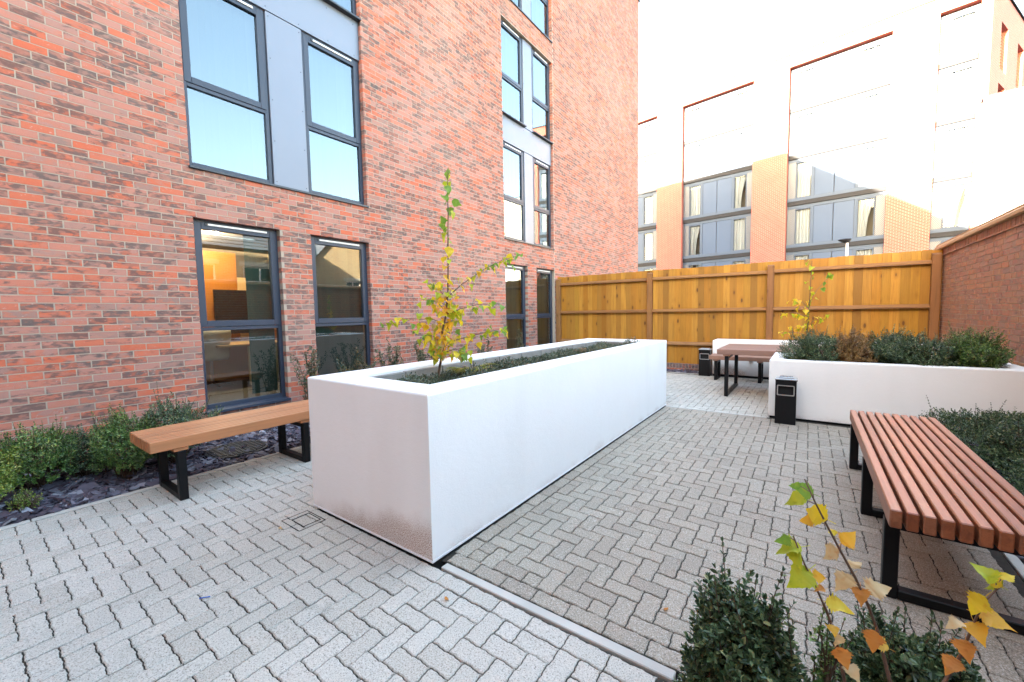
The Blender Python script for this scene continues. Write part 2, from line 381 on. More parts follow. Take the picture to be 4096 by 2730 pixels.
# ------------------------------------------------------------------ geometry helpers
class MB:
    def __init__(self):
        self.v, self.f = [], []
    def add(self, vs, fs):
        k = len(self.v)
        self.v += [tuple(p) for p in vs]
        self.f += [tuple(i + k for i in f) for f in fs]
        return self
    def box(self, x0, x1, y0, y1, z0, z1):
        return self.add([(x0, y0, z0), (x1, y0, z0), (x1, y1, z0), (x0, y1, z0), (x0, y0, z1), (x1, y0, z1), (x1, y1, z1), (x0, y1, z1)],
                        [(0, 3, 2, 1), (4, 5, 6, 7), (0, 1, 5, 4), (1, 2, 6, 5), (2, 3, 7, 6), (3, 0, 4, 7)])
    def cbox(self, x0, x1, y0, y1, z0, z1, b=0.004):
        """box with chamfered edges"""
        c = [(x0, x1), (y0, y1), (z0, z1)]
        vs, idx = [], {}
        for i in (0, 1):
            for j in (0, 1):
                for k in (0, 1):
                    s = (i, j, k)
                    for ax in range(3):
                        p = [c[a][s[a]] + (0 if a == ax else (b if s[a] == 0 else -b)) for a in range(3)]
                        idx[(s, ax)] = len(vs)
                        vs.append(p)
        fs = []
        for ax in range(3):
            o = [a for a in range(3) if a != ax]
            for e in (0, 1):
                q = []
                for (m, n) in ((0, 0), (1, 0), (1, 1), (0, 1)):
                    s = [0, 0, 0]; s[ax] = e; s[o[0]] = m; s[o[1]] = n
                    q.append(idx[(tuple(s), ax)])
                flip = (e == 0) ^ (ax == 1)
                fs.append(tuple(reversed(q)) if flip else tuple(q))
        for ax in range(3):
            o = [a for a in range(3) if a != ax]
            for m in (0, 1):
                for n in (0, 1):
                    s0 = [0, 0, 0]; s0[o[0]] = m; s0[o[1]] = n
                    s1 = list(s0); s1[ax] = 1
                    fs.append((idx[(tuple(s0), o[0])], idx[(tuple(s1), o[0])], idx[(tuple(s1), o[1])], idx[(tuple(s0), o[1])]))
        for i in (0, 1):
            for j in (0, 1):
                for k in (0, 1):
                    fs.append(tuple(idx[((i, j, k), a)] for a in range(3)))
        return self.add(vs, fs)
    def tube(self, pts, rad, n=6, cap=True):
        pts = [Vector(p) for p in pts]
        if not hasattr(rad, '__len__'):
            rad = [rad] * len(pts)
        k0 = len(self.v)
        for i, p in enumerate(pts):
            d = (pts[min(i + 1, len(pts) - 1)] - pts[max(i - 1, 0)]).normalized()
            a = d.cross(Vector((0, 0, 1)) if abs(d.z) < 0.9 else Vector((1, 0, 0))).normalized()
            b = d.cross(a)
            for j in range(n):
                t = 2 * math.pi * j / n
                self.v.append(tuple(p + (a * math.cos(t) + b * math.sin(t)) * rad[i]))
        for i in range(len(pts) - 1):
            for j in range(n):
                self.f.append((k0 + i * n + j, k0 + i * n + (j + 1) % n, k0 + (i + 1) * n + (j + 1) % n, k0 + (i + 1) * n + j))
        if cap:
            self.f.append(tuple(k0 + j for j in reversed(range(n))))
            e = k0 + (len(pts) - 1) * n
            self.f.append(tuple(e + j for j in range(n)))
        return self
    def disc(self, c, r, z0, z1, n=24):
        lo = [(c[0] + r * math.cos(2 * math.pi * i / n), c[1] + r * math.sin(2 * math.pi * i / n), z0) for i in range(n)]
        hi = [(p[0], p[1], z1) for p in lo]
        return self.add(lo + hi, [tuple(range(n - 1, -1, -1)), tuple(range(n, 2 * n))] + [(i, (i + 1) % n, n + (i + 1) % n, n + i) for i in range(n)])
    def mesh(self, name, mat, smooth=False):
        me = bpy.data.meshes.new(name)
        me.from_pydata(self.v, [], self.f)
        if mat:
            me.materials.append(M[mat] if isinstance(mat, str) else mat)
        if smooth:
            me.polygons.foreach_set('use_smooth', [True] * len(me.polygons))
        me.update()
        return me
def np_mesh(name, V, F, mat):
    """V (n,3), F (m,k) arrays"""
    me = bpy.data.meshes.new(name)
    V = np.asarray(V, dtype=np.float32); F = np.asarray(F, dtype=np.int32)
    m, k = F.shape
    me.vertices.add(len(V)); me.vertices.foreach_set('co', V.ravel())
    me.loops.add(m * k); me.loops.foreach_set('vertex_index', F.ravel())
    me.polygons.add(m)
    me.polygons.foreach_set('loop_start', np.arange(0, m * k, k, dtype=np.int32))
    me.polygons.foreach_set('loop_total', np.full(m, k, dtype=np.int32))
    me.materials.append(M[mat] if isinstance(mat, str) else mat)
    me.polygons.foreach_set('use_smooth', np.zeros(m, dtype=bool))
    me.update(calc_edges=True)
    me.validate()
    return me
def link(name, me, parent=None, loc=None, rot=None, kind=None):
    o = bpy.data.objects.new(name, me)
    COL.objects.link(o)
    if loc is not None: o.location = loc
    if rot is not None: o.rotation_euler = rot
    if parent is not None:
        o.parent = parent
        # everything is written in world coordinates: undo the parent's offset
        o.matrix_parent_inverse = world_of(parent).inverted()
    if kind: o['kind'] = kind
    return o
def world_of(o):
    m = Matrix.LocRotScale(o.location, o.rotation_euler, o.scale)
    if o.parent is not None:
        m = world_of(o.parent) @ o.matrix_parent_inverse @ m
    return m
def tag(o, label, cat, group=None):
    o['label'] = label; o['category'] = cat
    if group: o['group'] = group
    return o
def thing(name, label, cat, loc, group=None):
    o = bpy.data.objects.new(name, None)
    o.empty_display_size = 0.2
    COL.objects.link(o)
    o.location = loc
    return tag(o, label, cat, group)
def part(name, mb, mat, parent, smooth=False, kind=None, label=None):
    o = link(name, mb.mesh(name, mat, smooth), parent, kind=kind)
    if label: o['label'] = label
    return o
def struct(name, mb, mat, smooth=False):
    o = link(name, mb.mesh(name, mat, smooth))
    o['kind'] = 'structure'
    return o
CAMP = np.array([0, 0, 1.4927])

# ------------------------------------------------------------------ ground
g = MB(); g.add([(-900, -900, -0.06), (900, -900, -0.06), (900, 900, -0.06), (-900, 900, -0.06)], [(0, 1, 2, 3)])
struct('ground', g, 'tarmac')

# ------------------------------------------------------------------ interlocking block paving
JG = 0.0032      # half joint
AMP = 0.0027
def wav(t):      # jagged interlocking edge, zero at every grid corner
    t = t % 1.0
    return AMP * math.sin(2 * math.pi * t) + 0.0024 * math.sin(6 * math.pi * t + 0.6) - 0.0024 * math.sin(0.6)
def paver_mesh(name, nx, ny, mat, seg=6, thick=0.012):
    """block of nx x ny cells of 100 mm, origin at its lower left cell corner, top at z = 0"""
    out = []
    def push(px, py, inx, iny):
        dx = wav(py / 0.1); dy = wav(px / 0.1)
        out.append((px + dx + inx * JG, py + dy + iny * JG))
    L, Wd = nx * 0.1, ny * 0.1
    for i in range(nx * seg): push(i / seg * 0.1, 0, 1 if i == 0 else 0, 1)
    for i in range(ny * seg): push(L, i / seg * 0.1, -1, 1 if i == 0 else 0)
    for i in range(nx * seg): push(L - i / seg * 0.1, Wd, -1 if i == 0 else 0, -1)
    for i in range(ny * seg): push(0, Wd - i / seg * 0.1, 1, -1 if i == 0 else 0)
    n = len(out)
    cx, cy = L / 2, Wd / 2
    def inset(p, d):
        return (p[0] + (d if p[0] < cx else -d) * (1 if min(p[0], L - p[0]) < 0.02 else 0), p[1] + (d if p[1] < cy else -d) * (1 if min(p[1], Wd - p[1]) < 0.02 else 0))
    top = [(*inset(p, 0.0045), 0.0) for p in out]
    rim = [(p[0], p[1], -0.0035) for p in out]
    low = [(p[0], p[1], -thick) for p in out]
    vs = top + rim + low
    fs = [tuple(range(n))]
    for i in range(n):
        j = (i + 1) % n
        fs.append((n + i, n + j, j, i)); fs.append((2 * n + i, 2 * n + j, n + j, n + i))
    return vs, fs
def paver_cells(x0, y0, nx, ny, keep, phase=0):
    """90 degree herringbone; returns (i, j, w, h) blocks, halved where one cell is outside"""
    res = []
    ok = lambda i, j: 0 <= i < nx and 0 <= j < ny and keep(x0 + (i + .5) * .1, y0 + (j + .5) * .1)
    for i in range(-1, nx):
        for j in range(-1, ny):
            k = (i - j + phase) % 4
            if k == 0:
                a, b = ok(i, j), ok(i + 1, j)
                if a and b: res.append((i, j, 2, 1))
                elif a: res.append((i, j, 1, 1))
                elif b: res.append((i + 1, j, 1, 1))
            elif k == 3:
                a, b = ok(i, j), ok(i, j + 1)
                if a and b: res.append((i, j, 1, 2))
                elif a: res.append((i, j, 1, 1))
                elif b: res.append((i, j + 1, 1, 1))
    return res
def lay_paving(name, blocks, mat, bed_mb, nsingle):
    """blocks: list of (x, y, w, h) in metres/cells"""
    root = struct(name, bed_mb, 'joint')
    shapes = {}
    meshes = {}
    for (w, h) in ((2, 1), (1, 2), (1, 1)):
        shapes[(w, h)] = paver_mesh('paver', w, h, mat)
        mb = MB(); mb.add(*shapes[(w, h)])
        meshes[(w, h)] = mb.mesh('paver', mat)
    d = [((b[0] + .05) ** 2 + (b[1] + .05) ** 2, b) for b in blocks]
    # those before the lens first, the ones outside the view last
    def seen(b):
        p = Vector((b[0] + .1, b[1] + .1, -1.4927)); z = p.dot(fwd)
        if z < 0.3: return False
        return abs(p.dot(r2) / z) < 1.27 and abs(p.dot(u2) / z) < 0.86
    d.sort(key=lambda t: (not seen(t[1]), t[0]))
    rest = MB()
    for k, (_, (x, y, w, h)) in enumerate(d):
        z = rng.uniform(-0.0024, 0.0020)
        if k < nsingle:
            o = link('paver', meshes[(w, h)], root, loc=(x, y, z))
            o.rotation_euler = (rng.uniform(-.009, .009), rng.uniform(-.009, .009), rng.uniform(-.008, .008))
        else:
            vs, fs = shapes[(w, h)]
            rest.add([(v[0] + x, v[1] + y, v[2] + z) for v in vs], fs)
    if rest.v:
        part('paver_field', rest, mat, root, kind='stuff')
    return root
PX0, PX1, PY0, PY1, PH = -3.113, -1.780, 1.620, 6.571, 1.03       # the long planter
# light paving in front of and beside the planter
blocks = []
keepL = lambda x, y: not (y > 1.52 and x > -3.10) 
for (i, j, w, h) in paver_cells(-4.66, -1.48, 42, 116, keepL, 1):
    blocks.append((-4.66 + i * .1, -1.48 + j * .1, w, h))
for k in range(13):      # border course along planter front and edging strip
    x = -3.06 + k * 0.2
    if x < -0.45: blocks.append((x, 1.52, 2, 1))
bed = MB(); bed.add([(-4.68, -1.5, -0.008), (-0.42, -1.5, -0.008), (-0.42, 1.625, -0.008), (-3.12, 1.625, -0.008), (-3.12, 10.2, -0.008), (-4.68, 10.2, -0.008)], [(0, 1, 2, 3, 4, 5)])
lay_paving('light_paving', blocks, 'paver', bed, 300)
# darker paving right of the planter
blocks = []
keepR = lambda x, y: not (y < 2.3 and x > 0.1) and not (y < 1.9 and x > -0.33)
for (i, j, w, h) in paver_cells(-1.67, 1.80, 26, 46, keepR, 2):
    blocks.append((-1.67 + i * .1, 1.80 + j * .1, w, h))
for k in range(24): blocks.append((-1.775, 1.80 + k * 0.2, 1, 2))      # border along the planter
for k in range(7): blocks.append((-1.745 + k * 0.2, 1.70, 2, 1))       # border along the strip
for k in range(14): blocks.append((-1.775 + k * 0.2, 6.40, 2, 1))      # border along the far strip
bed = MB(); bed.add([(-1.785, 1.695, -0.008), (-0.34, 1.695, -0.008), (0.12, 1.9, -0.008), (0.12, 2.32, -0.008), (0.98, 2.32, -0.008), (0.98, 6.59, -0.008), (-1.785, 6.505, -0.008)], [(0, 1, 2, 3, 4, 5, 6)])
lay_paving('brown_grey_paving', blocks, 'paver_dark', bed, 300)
# light paving of the far seating corner
blocks = []
for (i, j, w, h) in paver_cells(-3.10, 6.57, 51, 35, lambda x, y: not (x > -0.43 and y < 7.8), 0):
    blocks.append((-3.10 + i * .1, 6.57 + j * .1, w, h))
bed = MB(); bed.add([(-3.12, 6.5, -0.0085), (2.0, 6.5, -0.0085), (2.0, 10.2, -0.0085), (-3.12, 10.2, -0.0085)], [(0, 1, 2, 3)])
lay_paving('far_paving', blocks, 'paver', bed, 200)

# flush concrete edging strips, laid in lengths
def edging(name, segs, mat='concrete'):
    bedm = MB()
    for (x0, x1, y0, y1) in segs:
        bedm.box(x0 + .004, x1 - .004, y0 + .004, y1 - .004, -0.055, -0.012)
    root = struct(name, bedm, 'joint')
    for (x0, x1, y0, y1) in segs:
        n = max(1, round(max(x1 - x0, y1 - y0) / 0.92))
        for k in range(n):
            if x1 - x0 > y1 - y0:
                a, b = x0 + (x1 - x0) * k / n, x0 + (x1 - x0) * (k + 1) / n
                mb = MB().cbox(a + .003, b - .003, y0, y1, -0.05, rng.uniform(0.0, 0.004), 0.004)
            else:
                a, b = y0 + (y1 - y0) * k / n, y0 + (y1 - y0) * (k + 1) / n
                mb = MB().cbox(x0, x1, a + .003, b - .003, -0.05, rng.uniform(0.0, 0.004), 0.004)
            part('edging_stone', mb, mat, root)
    return root
edging('edging_strip', [(-1.73, -0.405, 1.635, 1.688)])
edging('bed_edging', [(-0.395, -0.345, -1.5, 1.69), (0.13, 0.18, 0.3, 2.26)])
edging('side_bed_edging', [(0.99, 1.04, 2.32, 6.57)])
edging('slate_bed_edging', [(-4.735, -4.675, -1.5, 10.2)])
edging('far_edging_strip', [(-1.77, -0.43, 6.51, 6.56)])
edging('back_bed_edging', [(-4.67, -1.74, 10.21, 10.26)])

# planting beds: dark soil sheets
for nm, q in (('soil_bed', [(-0.34, -1.5), (4, -1.5), (4, 2.3), (0.185, 2.3), (0.185, 1.88), (-0.34, 1.68)]),
              ('soil_bed', [(1.045, 2.3), (1.97, 2.3), (1.97, 6.58), (1.045, 6.58)]),
              ('soil_bed', [(-6.1, -1.5), (-4.74, -1.5), (-4.74, 10.8), (-6.1, 10.8)]),
              ('soil_bed', [(-4.74, 10.265), (-1.75, 10.265), (-1.75, 10.8), (-4.74, 10.8)])):
    mb = MB(); mb.add([(x, y, -0.03) for x, y in q], [tuple(range(len(q)))])
    struct(nm, mb, 'soil')

# slate chippings
def chips(name, areas, label=None):
    mb = MB()
    for (x0, x1, y0, y1, dens, s0, s1) in areas:
        for _ in range(int((x1 - x0) * (y1 - y0) * dens)):
            cx, cy = rng.uniform(x0, x1), rng.uniform(y0, y1)
            cz = rng.uniform(-0.02, 0.012)
            s = rng.uniform(s0, s1) * (1.35 if rng.random() < .12 else 1)
            el = rng.uniform(0.45, 0.9); th = rng.uniform(.004, .011)
            n = rng.choice((5, 6, 6, 7)); a0 = rng.uniform(0, 6.3)
            ring = []
            for i in range(n):
                a = a0 + 2 * math.pi * (i + rng.uniform(-.28, .28)) / n
                ring.append((s * math.cos(a), s * el * math.sin(a)))
            rot = rng.uniform(0, 6.3); tx, ty = rng.gauss(0, .34), rng.gauss(0, .34)
            c, sn = math.cos(rot), math.sin(rot)
            vs = []
            for dz, sh in ((-th, .92), (th, 1.0)):
                for (px, py) in ring:
                    X, Y = (px * c - py * sn) * sh, (px * sn + py * c) * sh
                    vs.append((cx + X, cy + Y, cz + dz + X * tx + Y * ty))
            mb.add(vs, [tuple(range(n, 2 * n))] + [(i, (i + 1) % n, n + (i + 1) % n, n + i) for i in range(n)])
    o = link(name, mb.mesh(name, 'chip'))
    o['kind'] = 'stuff'
    if label: tag(o, label, 'slate chippings')
    return o
chips('slate_chippings', [(-6.05, -4.75, -1.2, 3.2, 800, .028, .062), (-6.05, -4.75, 3.2, 10.7, 420, .03, .055)], 'purple grey slate chippings under the shrubs along the wall')
chips('slate_chippings', [(-4.7, -1.76, 10.27, 10.66, 700, .025, .05)], 'grey slate chippings along the foot of the timber fence')
chips('slate_chippings', [(-.33, .11, -.9, 1.84, 420, .025, .05), (.19, 1.93, -.9, 2.25, 420, .025, .05)], 'dark slate chippings around the foreground shrubs and birch shoots')
chips('slate_chippings', [(1.06, 1.93, 2.3, 6.5, 420, .025, .05)], 'dark slate chippings under the shrubs between right bench and wall')
# ------------------------------------------------------------------ left brick building
WX = -6.10
def rect_sheet(mb, us, vs, holes, place, depth=None, reveal=None):
    """flat sheet split at the given u/v cuts leaving the holes open; place(u, v, d) -> point"""
    us = sorted(set(us)); vs = sorted(set(vs))
    for a in range(len(us) - 1):
        for b in range(len(vs) - 1):
            cu, cv = (us[a] + us[a + 1]) / 2, (vs[b] + vs[b + 1]) / 2
            if any(h[0] < cu < h[1] and h[2] < cv < h[3] for h in holes): continue
            mb.add([place(us[a], vs[b], 0), place(us[a + 1], vs[b], 0), place(us[a + 1], vs[b + 1], 0), place(us[a], vs[b + 1], 0)], [(0, 1, 2, 3)])
    if depth:
        for h in holes:
            u0, u1, v0, v1 = h
            q = [(u0, v0), (u1, v0), (u1, v1), (u0, v1)]
            for i in range(4):
                (a, b), (c, d) = q[i], q[(i + 1) % 4]
                mb.add([place(a, b, 0), place(c, d, 0), place(c, d, depth), place(a, b, depth)], [(0, 1, 2, 3)])
ZS = 0.325
OPEN = []      # y0, y1, z0, z1
for (a, b) in ((1.878, 2.887), (3.337, 4.347), (8.229, 9.216), (9.665, 10.645)):
    OPEN.append((a, b, ZS, ZS + 2.4))
TALL = [(1.878, 4.347, 3.325, 8.55), (8.229, 10.62, 3.325, 8.55), (1.878, 4.347, 9.1, 13.6), (8.229, 10.62, 9.1, 13.6)]
OPEN += TALL
YN, YF, HB = -1.35, 17.93, 14.375
MJ = 10.66
left_b = thing('brick_building', 'tall red multi brick building with blue grey windows on the left', 'building', (WX, 8.0, 0))
# the wall body (mortar face with openings)
wall = MB()
def pl(u, v, d): return (WX - 0.0022 - d, u, v)
e = 0.004
holes = [(a - e, b + e, c - e, d + e) for a, b, c, d in OPEN]
rect_sheet(wall, [YN, YF - .004] + [h[i] for h in holes for i in (0, 1)], [-.06, HB] + [h[i] for h in holes for i in (2, 3)], holes, pl, 0.17)
wall_o = part('wall', wall, 'mortar', left_b)
body = MB()
body.add([(WX - .004, YF - .004, -.06), (-18, YF - .004, -.06), (-18, YF - .004, HB), (WX - .004, YF - .004, HB)], [(0, 1, 2, 3)])
body.add([(WX, YN, -.06), (WX, -26, -.06), (WX, -26, HB), (WX, YN, HB)], [(3, 2, 1, 0)])
body.add([(WX, -26, -.06), (-18, -26, -.06), (-18, -26, HB), (WX, -26, HB)], [(0, 1, 2, 3)])
body.add([(-18, -26, -.06), (-18, YF, -.06), (-18, YF, HB), (-18, -26, HB)], [(0, 1, 2, 3)])
part('side_wall', body, 'side_brick', left_b)
wing = MB(); wing.box(WX - .05, 4.4, -14, -3.8, -.06, 7.8)       # unseen wing added behind the viewer, sized to cut sky light on the court
part('unseen_rear_wing', wing, 'side_brick', left_b)
roof = MB(); roof.box(-18.1, WX + 0.05, -26.05, YF + 0.05, HB, HB + 0.14)
part('roof_coping', roof, 'sill', left_b)
fl = MB()
for z in (2.98, 5.95, 8.8, 11.6): fl.box(-17.9, WX - 0.34, -25.9, YF - .1, z, z + .2)
part('floor_slab', fl, 'plaster', left_b)

# bricks: stretcher bond, cut at the openings
COURSE, BL = 0.075, 0.225
def solid_runs(z0, z1, lo, hi, opens, extra=()):
    cuts = [(a, b) for a, b, c, d in opens if c < (z0 + z1) / 2 < d]
    runs, cur = [], lo
    for a, b in sorted(cuts):
        if a > cur: runs.append((cur, a))
        cur = max(cur, b)
    if cur < hi: runs.append((cur, hi))
    for x in extra:
        runs = [r for q in runs for r in ([q] if not (q[0] < x < q[1]) else [(q[0], x - .004), (x + .004, q[1])])]
    return runs
AIR = [(1.389, 2.839), (4.771, 5.722), (4.748, 2.848), (7.91, 5.722), (11.0, 8.72), (10.967, 5.715), (8.6, 2.848), (11.0, 2.848), (7.62, 8.72)]
air_cells = []
bricks = []     # y0, y1, z0
nc = int((HB + 0.05) / COURSE)
for k in range(nc):
    z0 = -0.05 + k * COURSE + 0.01 - 0.01
    zc = z0 + .033
    for (a, b) in solid_runs(z0, z0 + .065, YN, YF, OPEN, (MJ,)):
        off = 0.1125 if k % 2 else 0.0
        y = math.floor((a - off) / BL) * BL + off
        while y < b:
            p, q = max(y + .005, a), min(y + BL - .005, b)
            y += BL
            if q - p < 0.035: continue
            hit = [v for v in AIR if p <= v[0] <= q and z0 - .005 <= v[1] <= z0 + .07]
            if hit:
                air_cells.append((p, q, z0)); continue
            bricks.append((p, q, z0))
print('left bricks', len(bricks))
B = np.array(bricks)
ctr = np.stack([np.full(len(B), WX), (B[:, 0] + B[:, 1]) / 2, B[:, 2] + .03], 1)
def in_view(P):
    d = P - CAMP
    f, r_, u_ = np.array(fwd), np.array(r2), np.array(u2)
    z = d @ f
    zz = np.where(z > 0.1, z, 0.1)
    return (z > 0.1) & (np.abs(d @ r_ / zz) < 1.245) & (np.abs(d @ u_ / zz) < 0.83), z
vis, dz = in_view(ctr)
full = (B[:, 1] - B[:, 0]) > 0.2
order = np.lexsort((dz, ~full, ~vis))
single = set(order[:300].tolist())
def brick_boxes(B, x_face, depth, sgn=-1, jit=0.0016):
    """one mesh for many bricks lying along y on the plane x = x_face; five faces each"""
    n = len(B)
    xf = x_face + nrg.uniform(-.0012, .0012, n) * (-sgn)
    xb = np.full(n, x_face + sgn * depth)
    y0, y1, z0, z1 = B[:, 0], B[:, 1], B[:, 2], B[:, 2] + B[:, 3]
    V = np.zeros((n, 8, 3))
    for i, (X, Y, Z) in enumerate(((xf, y0, z0), (xf, y1, z0), (xf, y1, z1), (xf, y0, z1), (xb, y0, z0), (xb, y1, z0), (xb, y1, z1), (xb, y0, z1))):
        V[:, i, 0], V[:, i, 1], V[:, i, 2] = X, Y, Z
    V[:, :4, 1:] += nrg.uniform(-jit, jit, (n, 4, 2))
    F = np.array([(0, 1, 2, 3), (0, 4, 5, 1), (3, 2, 6, 7), (0, 3, 7, 4), (1, 5, 6, 2)])
    if sgn > 0: F = F[:, ::-1]
    FF = (F[None] + (np.arange(n) * 8)[:, None, None]).reshape(-1, 4)
    return V.reshape(-1, 3), FF
B4 = np.concatenate([B, np.full((len(B), 1), .065)], 1)
rest = B4[[i for i in range(len(B)) if i not in single]]
V, F = brick_boxes(rest, WX, 0.1)
link('brickwork', np_mesh('brickwork', V, F, 'brick'), wall_o, kind='stuff')
vari = {}
def single_brick(L, h, depth, mat, sgn, key):
    if key not in vari:
        V, F = brick_boxes(np.array([[0, L, 0, h]]), 0.0, depth, sgn)
        vari[key] = np_mesh('brick', V, F, mat)
    return vari[key]
for i in order[:300]:
    p, q, z0 = bricks[int(i)]
    L = round(q - p, 3)
    key = ('L', L, rng.randrange(4) if L > .2 else 0)
    link('brick', single_brick(L, .065, .1, 'brick', -1, key), wall_o, loc=(WX, p, z0))
for (p, q, z0) in air_cells:
    mb = MB()
    for s in range(5):
        zz = z0 + .004 + s * .0135
        mb.box(WX - .013, WX + .001, p, q, zz, zz + .005)
    for yy in (p, (p + q) / 2 - .003, q - .006): mb.box(WX - .013, WX + .0005, yy, yy + .006, z0 + .001, z0 + .064)
    ab_ = part('air_brick', mb, 'airbrick', wall_o)
    part('dark_slot_backing', MB().box(WX - .08, WX - .0135, p, q, z0, z0 + .065), 'black_hole', ab_)  # black block behind the bars, shade of the slots put into its colour
mb = MB().box(WX - .02, WX - .002, MJ - .004, MJ + .004, 0, HB)
part('sealant_joint', mb, 'mortar_old', wall_o)

# windows: frame with an opening sash above, fixed light below
XF = WX - 0.085       # outer face of the frames
def window(y0, y1, z0, z1, ztr, sill, blind=None, vent=True, open_part=None, opaque_head=0.0):
    fr = MB()
    x0, x1 = XF - .07, XF
    w = .05
    fr.cbox(x0, x1, y0, y0 + w, z0, z1, .003); fr.cbox(x0, x1, y1 - w, y1, z0, z1, .003)
    fr.cbox(x0, x1 - .001, y0 + w, y1 - w, z1 - .06, z1, .003); fr.cbox(x0, x1 - .001, y0 + w, y1 - w, z0, z0 + .065, .003)
    fr.cbox(x0, x1 - .002, y0 + w, y1 - w, ztr - .045, ztr, .003)
    f = part('window', fr, 'frame', left_b)
    sa = MB(); sx = XF + .006; s0, s1, sz0, sz1, sw = y0 + .022, y1 - .022, ztr + .004, z1 - .03, .078
    sa.cbox(x0 + .01, sx, s0, s0 + sw, sz0, sz1, .004); sa.cbox(x0 + .01, sx, s1 - sw, s1, sz0, sz1, .004)
    sa.cbox(x0 + .01, sx - .001, s0 + sw, s1 - sw, sz0, sz0 + sw, .004); sa.cbox(x0 + .01, sx - .001, s0 + sw, s1 - sw, sz1 - sw - .01, sz1, .004)
    part('sash', sa, 'frame', f)
    gx = XF - .03
    for (a, b, c, d) in ((s0 + sw - .005, s1 - sw + .005, sz0 + sw - .005, sz1 - sw - .005), (y0 + w - .005, y1 - w + .005, z0 + .06, ztr - .04)):
        gm = MB(); gm.add([(gx, a, c), (gx, b, c), (gx, b, d), (gx, a, d)], [(0, 1, 2, 3)])
        part('pane', gm, 'glass', f)
    if vent:
        vm = MB().cbox(sx - .002, sx + .014, y0 + .17, y1 - .14, z1 - .068, z1 - .042, .004)
        part('trickle_vent', vm, 'vent_white', f)
        part('vent_clip', MB().cbox(sx - .002, sx + .011, y0 + .14, y0 + .168, z1 - .073, z1 - .038, .003), 'sill', f)
    if sill:
        sm = MB(); a, b = y0 - .01, y1 + .012
        sm.add([(XF - .01, a, z0 + .012), (WX + .045, a, z0 - .004), (WX + .045, a, z0 - .034), (WX + .036, a, z0 - .034), (WX + .036, a, z0 - .012), (XF - .01, a, z0 - .004),
                (XF - .01, b, z0 + .012), (WX + .045, b, z0 - .004), (WX + .045, b, z0 - .034), (WX + .036, b, z0 - .034), (WX + .036, b, z0 - .012), (XF - .01, b, z0 - .004)],
               [(0, 1, 7, 6), (1, 2, 8, 7), (2, 3, 9, 8), (3, 4, 10, 9), (4, 5, 11, 10), (5, 0, 6, 11), (0, 5, 4, 3, 2, 1), (6, 7, 8, 9, 10, 11)])
        part('sill', sm, 'frame', f)
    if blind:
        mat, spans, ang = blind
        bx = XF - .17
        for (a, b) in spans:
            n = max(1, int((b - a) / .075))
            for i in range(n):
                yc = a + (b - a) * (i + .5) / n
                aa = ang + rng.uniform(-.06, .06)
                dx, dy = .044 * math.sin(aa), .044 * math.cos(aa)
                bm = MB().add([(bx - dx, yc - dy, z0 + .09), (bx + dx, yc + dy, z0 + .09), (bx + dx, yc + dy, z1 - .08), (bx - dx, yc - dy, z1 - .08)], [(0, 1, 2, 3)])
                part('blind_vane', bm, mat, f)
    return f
bl = lambda mat, a, b, ang=.18: (mat, [(a, b)], ang)
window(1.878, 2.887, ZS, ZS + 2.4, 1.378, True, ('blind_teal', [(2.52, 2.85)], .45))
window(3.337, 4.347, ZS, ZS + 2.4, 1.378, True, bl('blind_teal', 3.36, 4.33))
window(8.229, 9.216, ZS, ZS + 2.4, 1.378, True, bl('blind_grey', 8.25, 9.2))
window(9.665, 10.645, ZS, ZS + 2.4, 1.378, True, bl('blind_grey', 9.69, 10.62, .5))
def lip(y0, y1, z):
    part('sill_lip', MB().cbox(XF - .02, WX + .03, y0 - .01, y1 + .01, z - .03, z, .004), 'sill', left_b)
for (ya, yb) in ((1.878, 4.347), (8.229, 10.62)):
    ym0, ym1 = ya + 1.02, yb - 0.985
    for (zb, zp, zt) in ((3.325, 5.70, 8.55), (9.1, 11.45, 13.6)):
        zs2 = zp + .63
        for (a, b) in ((ya, ym0 - .02), (ym1 + .02, yb)):
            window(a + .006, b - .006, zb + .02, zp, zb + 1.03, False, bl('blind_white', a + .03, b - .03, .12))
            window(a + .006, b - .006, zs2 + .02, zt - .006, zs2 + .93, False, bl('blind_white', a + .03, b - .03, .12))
            lip(a, b, zs2 + .012)
        lip(ya, yb, zb + .012)
        for (z0, z1) in ((zb + .022, zp), (zs2 + .002, zt - .004)):
            p = part('metal_panel', MB().cbox(XF - .05, XF + .022, ym0 - .015, ym1 + .015, z0, z1 - .004, .003), 'panel', left_b)
            rv = MB()
            for yy in (ym0 + .02, ym1 - .02):
                for k in range(5): rv.tube([(XF + .02, yy, z0 + .06 + k * (z1 - z0 - .12) / 4), (XF + .0255, yy, z0 + .06 + k * (z1 - z0 - .12) / 4)], .007, 6)
            part('rivet', rv, 'frame', p, kind='stuff')
        p = part('metal_panel', MB().cbox(XF - .05, XF + .03, ya + .003, yb - .003, zp + .002, zs2 - .02, .003), 'panel', left_b)
        rv = MB()
        for zz in (zp + .05, zs2 - .1):
            for k in range(6): rv.tube([(XF + .028, ya + .1 + k * (yb - ya - .2) / 5, zz), (XF + .0335, ya + .1 + k * (yb - ya - .2) / 5, zz)], .007, 6)
        part('rivet', rv, 'frame', p, kind='stuff')

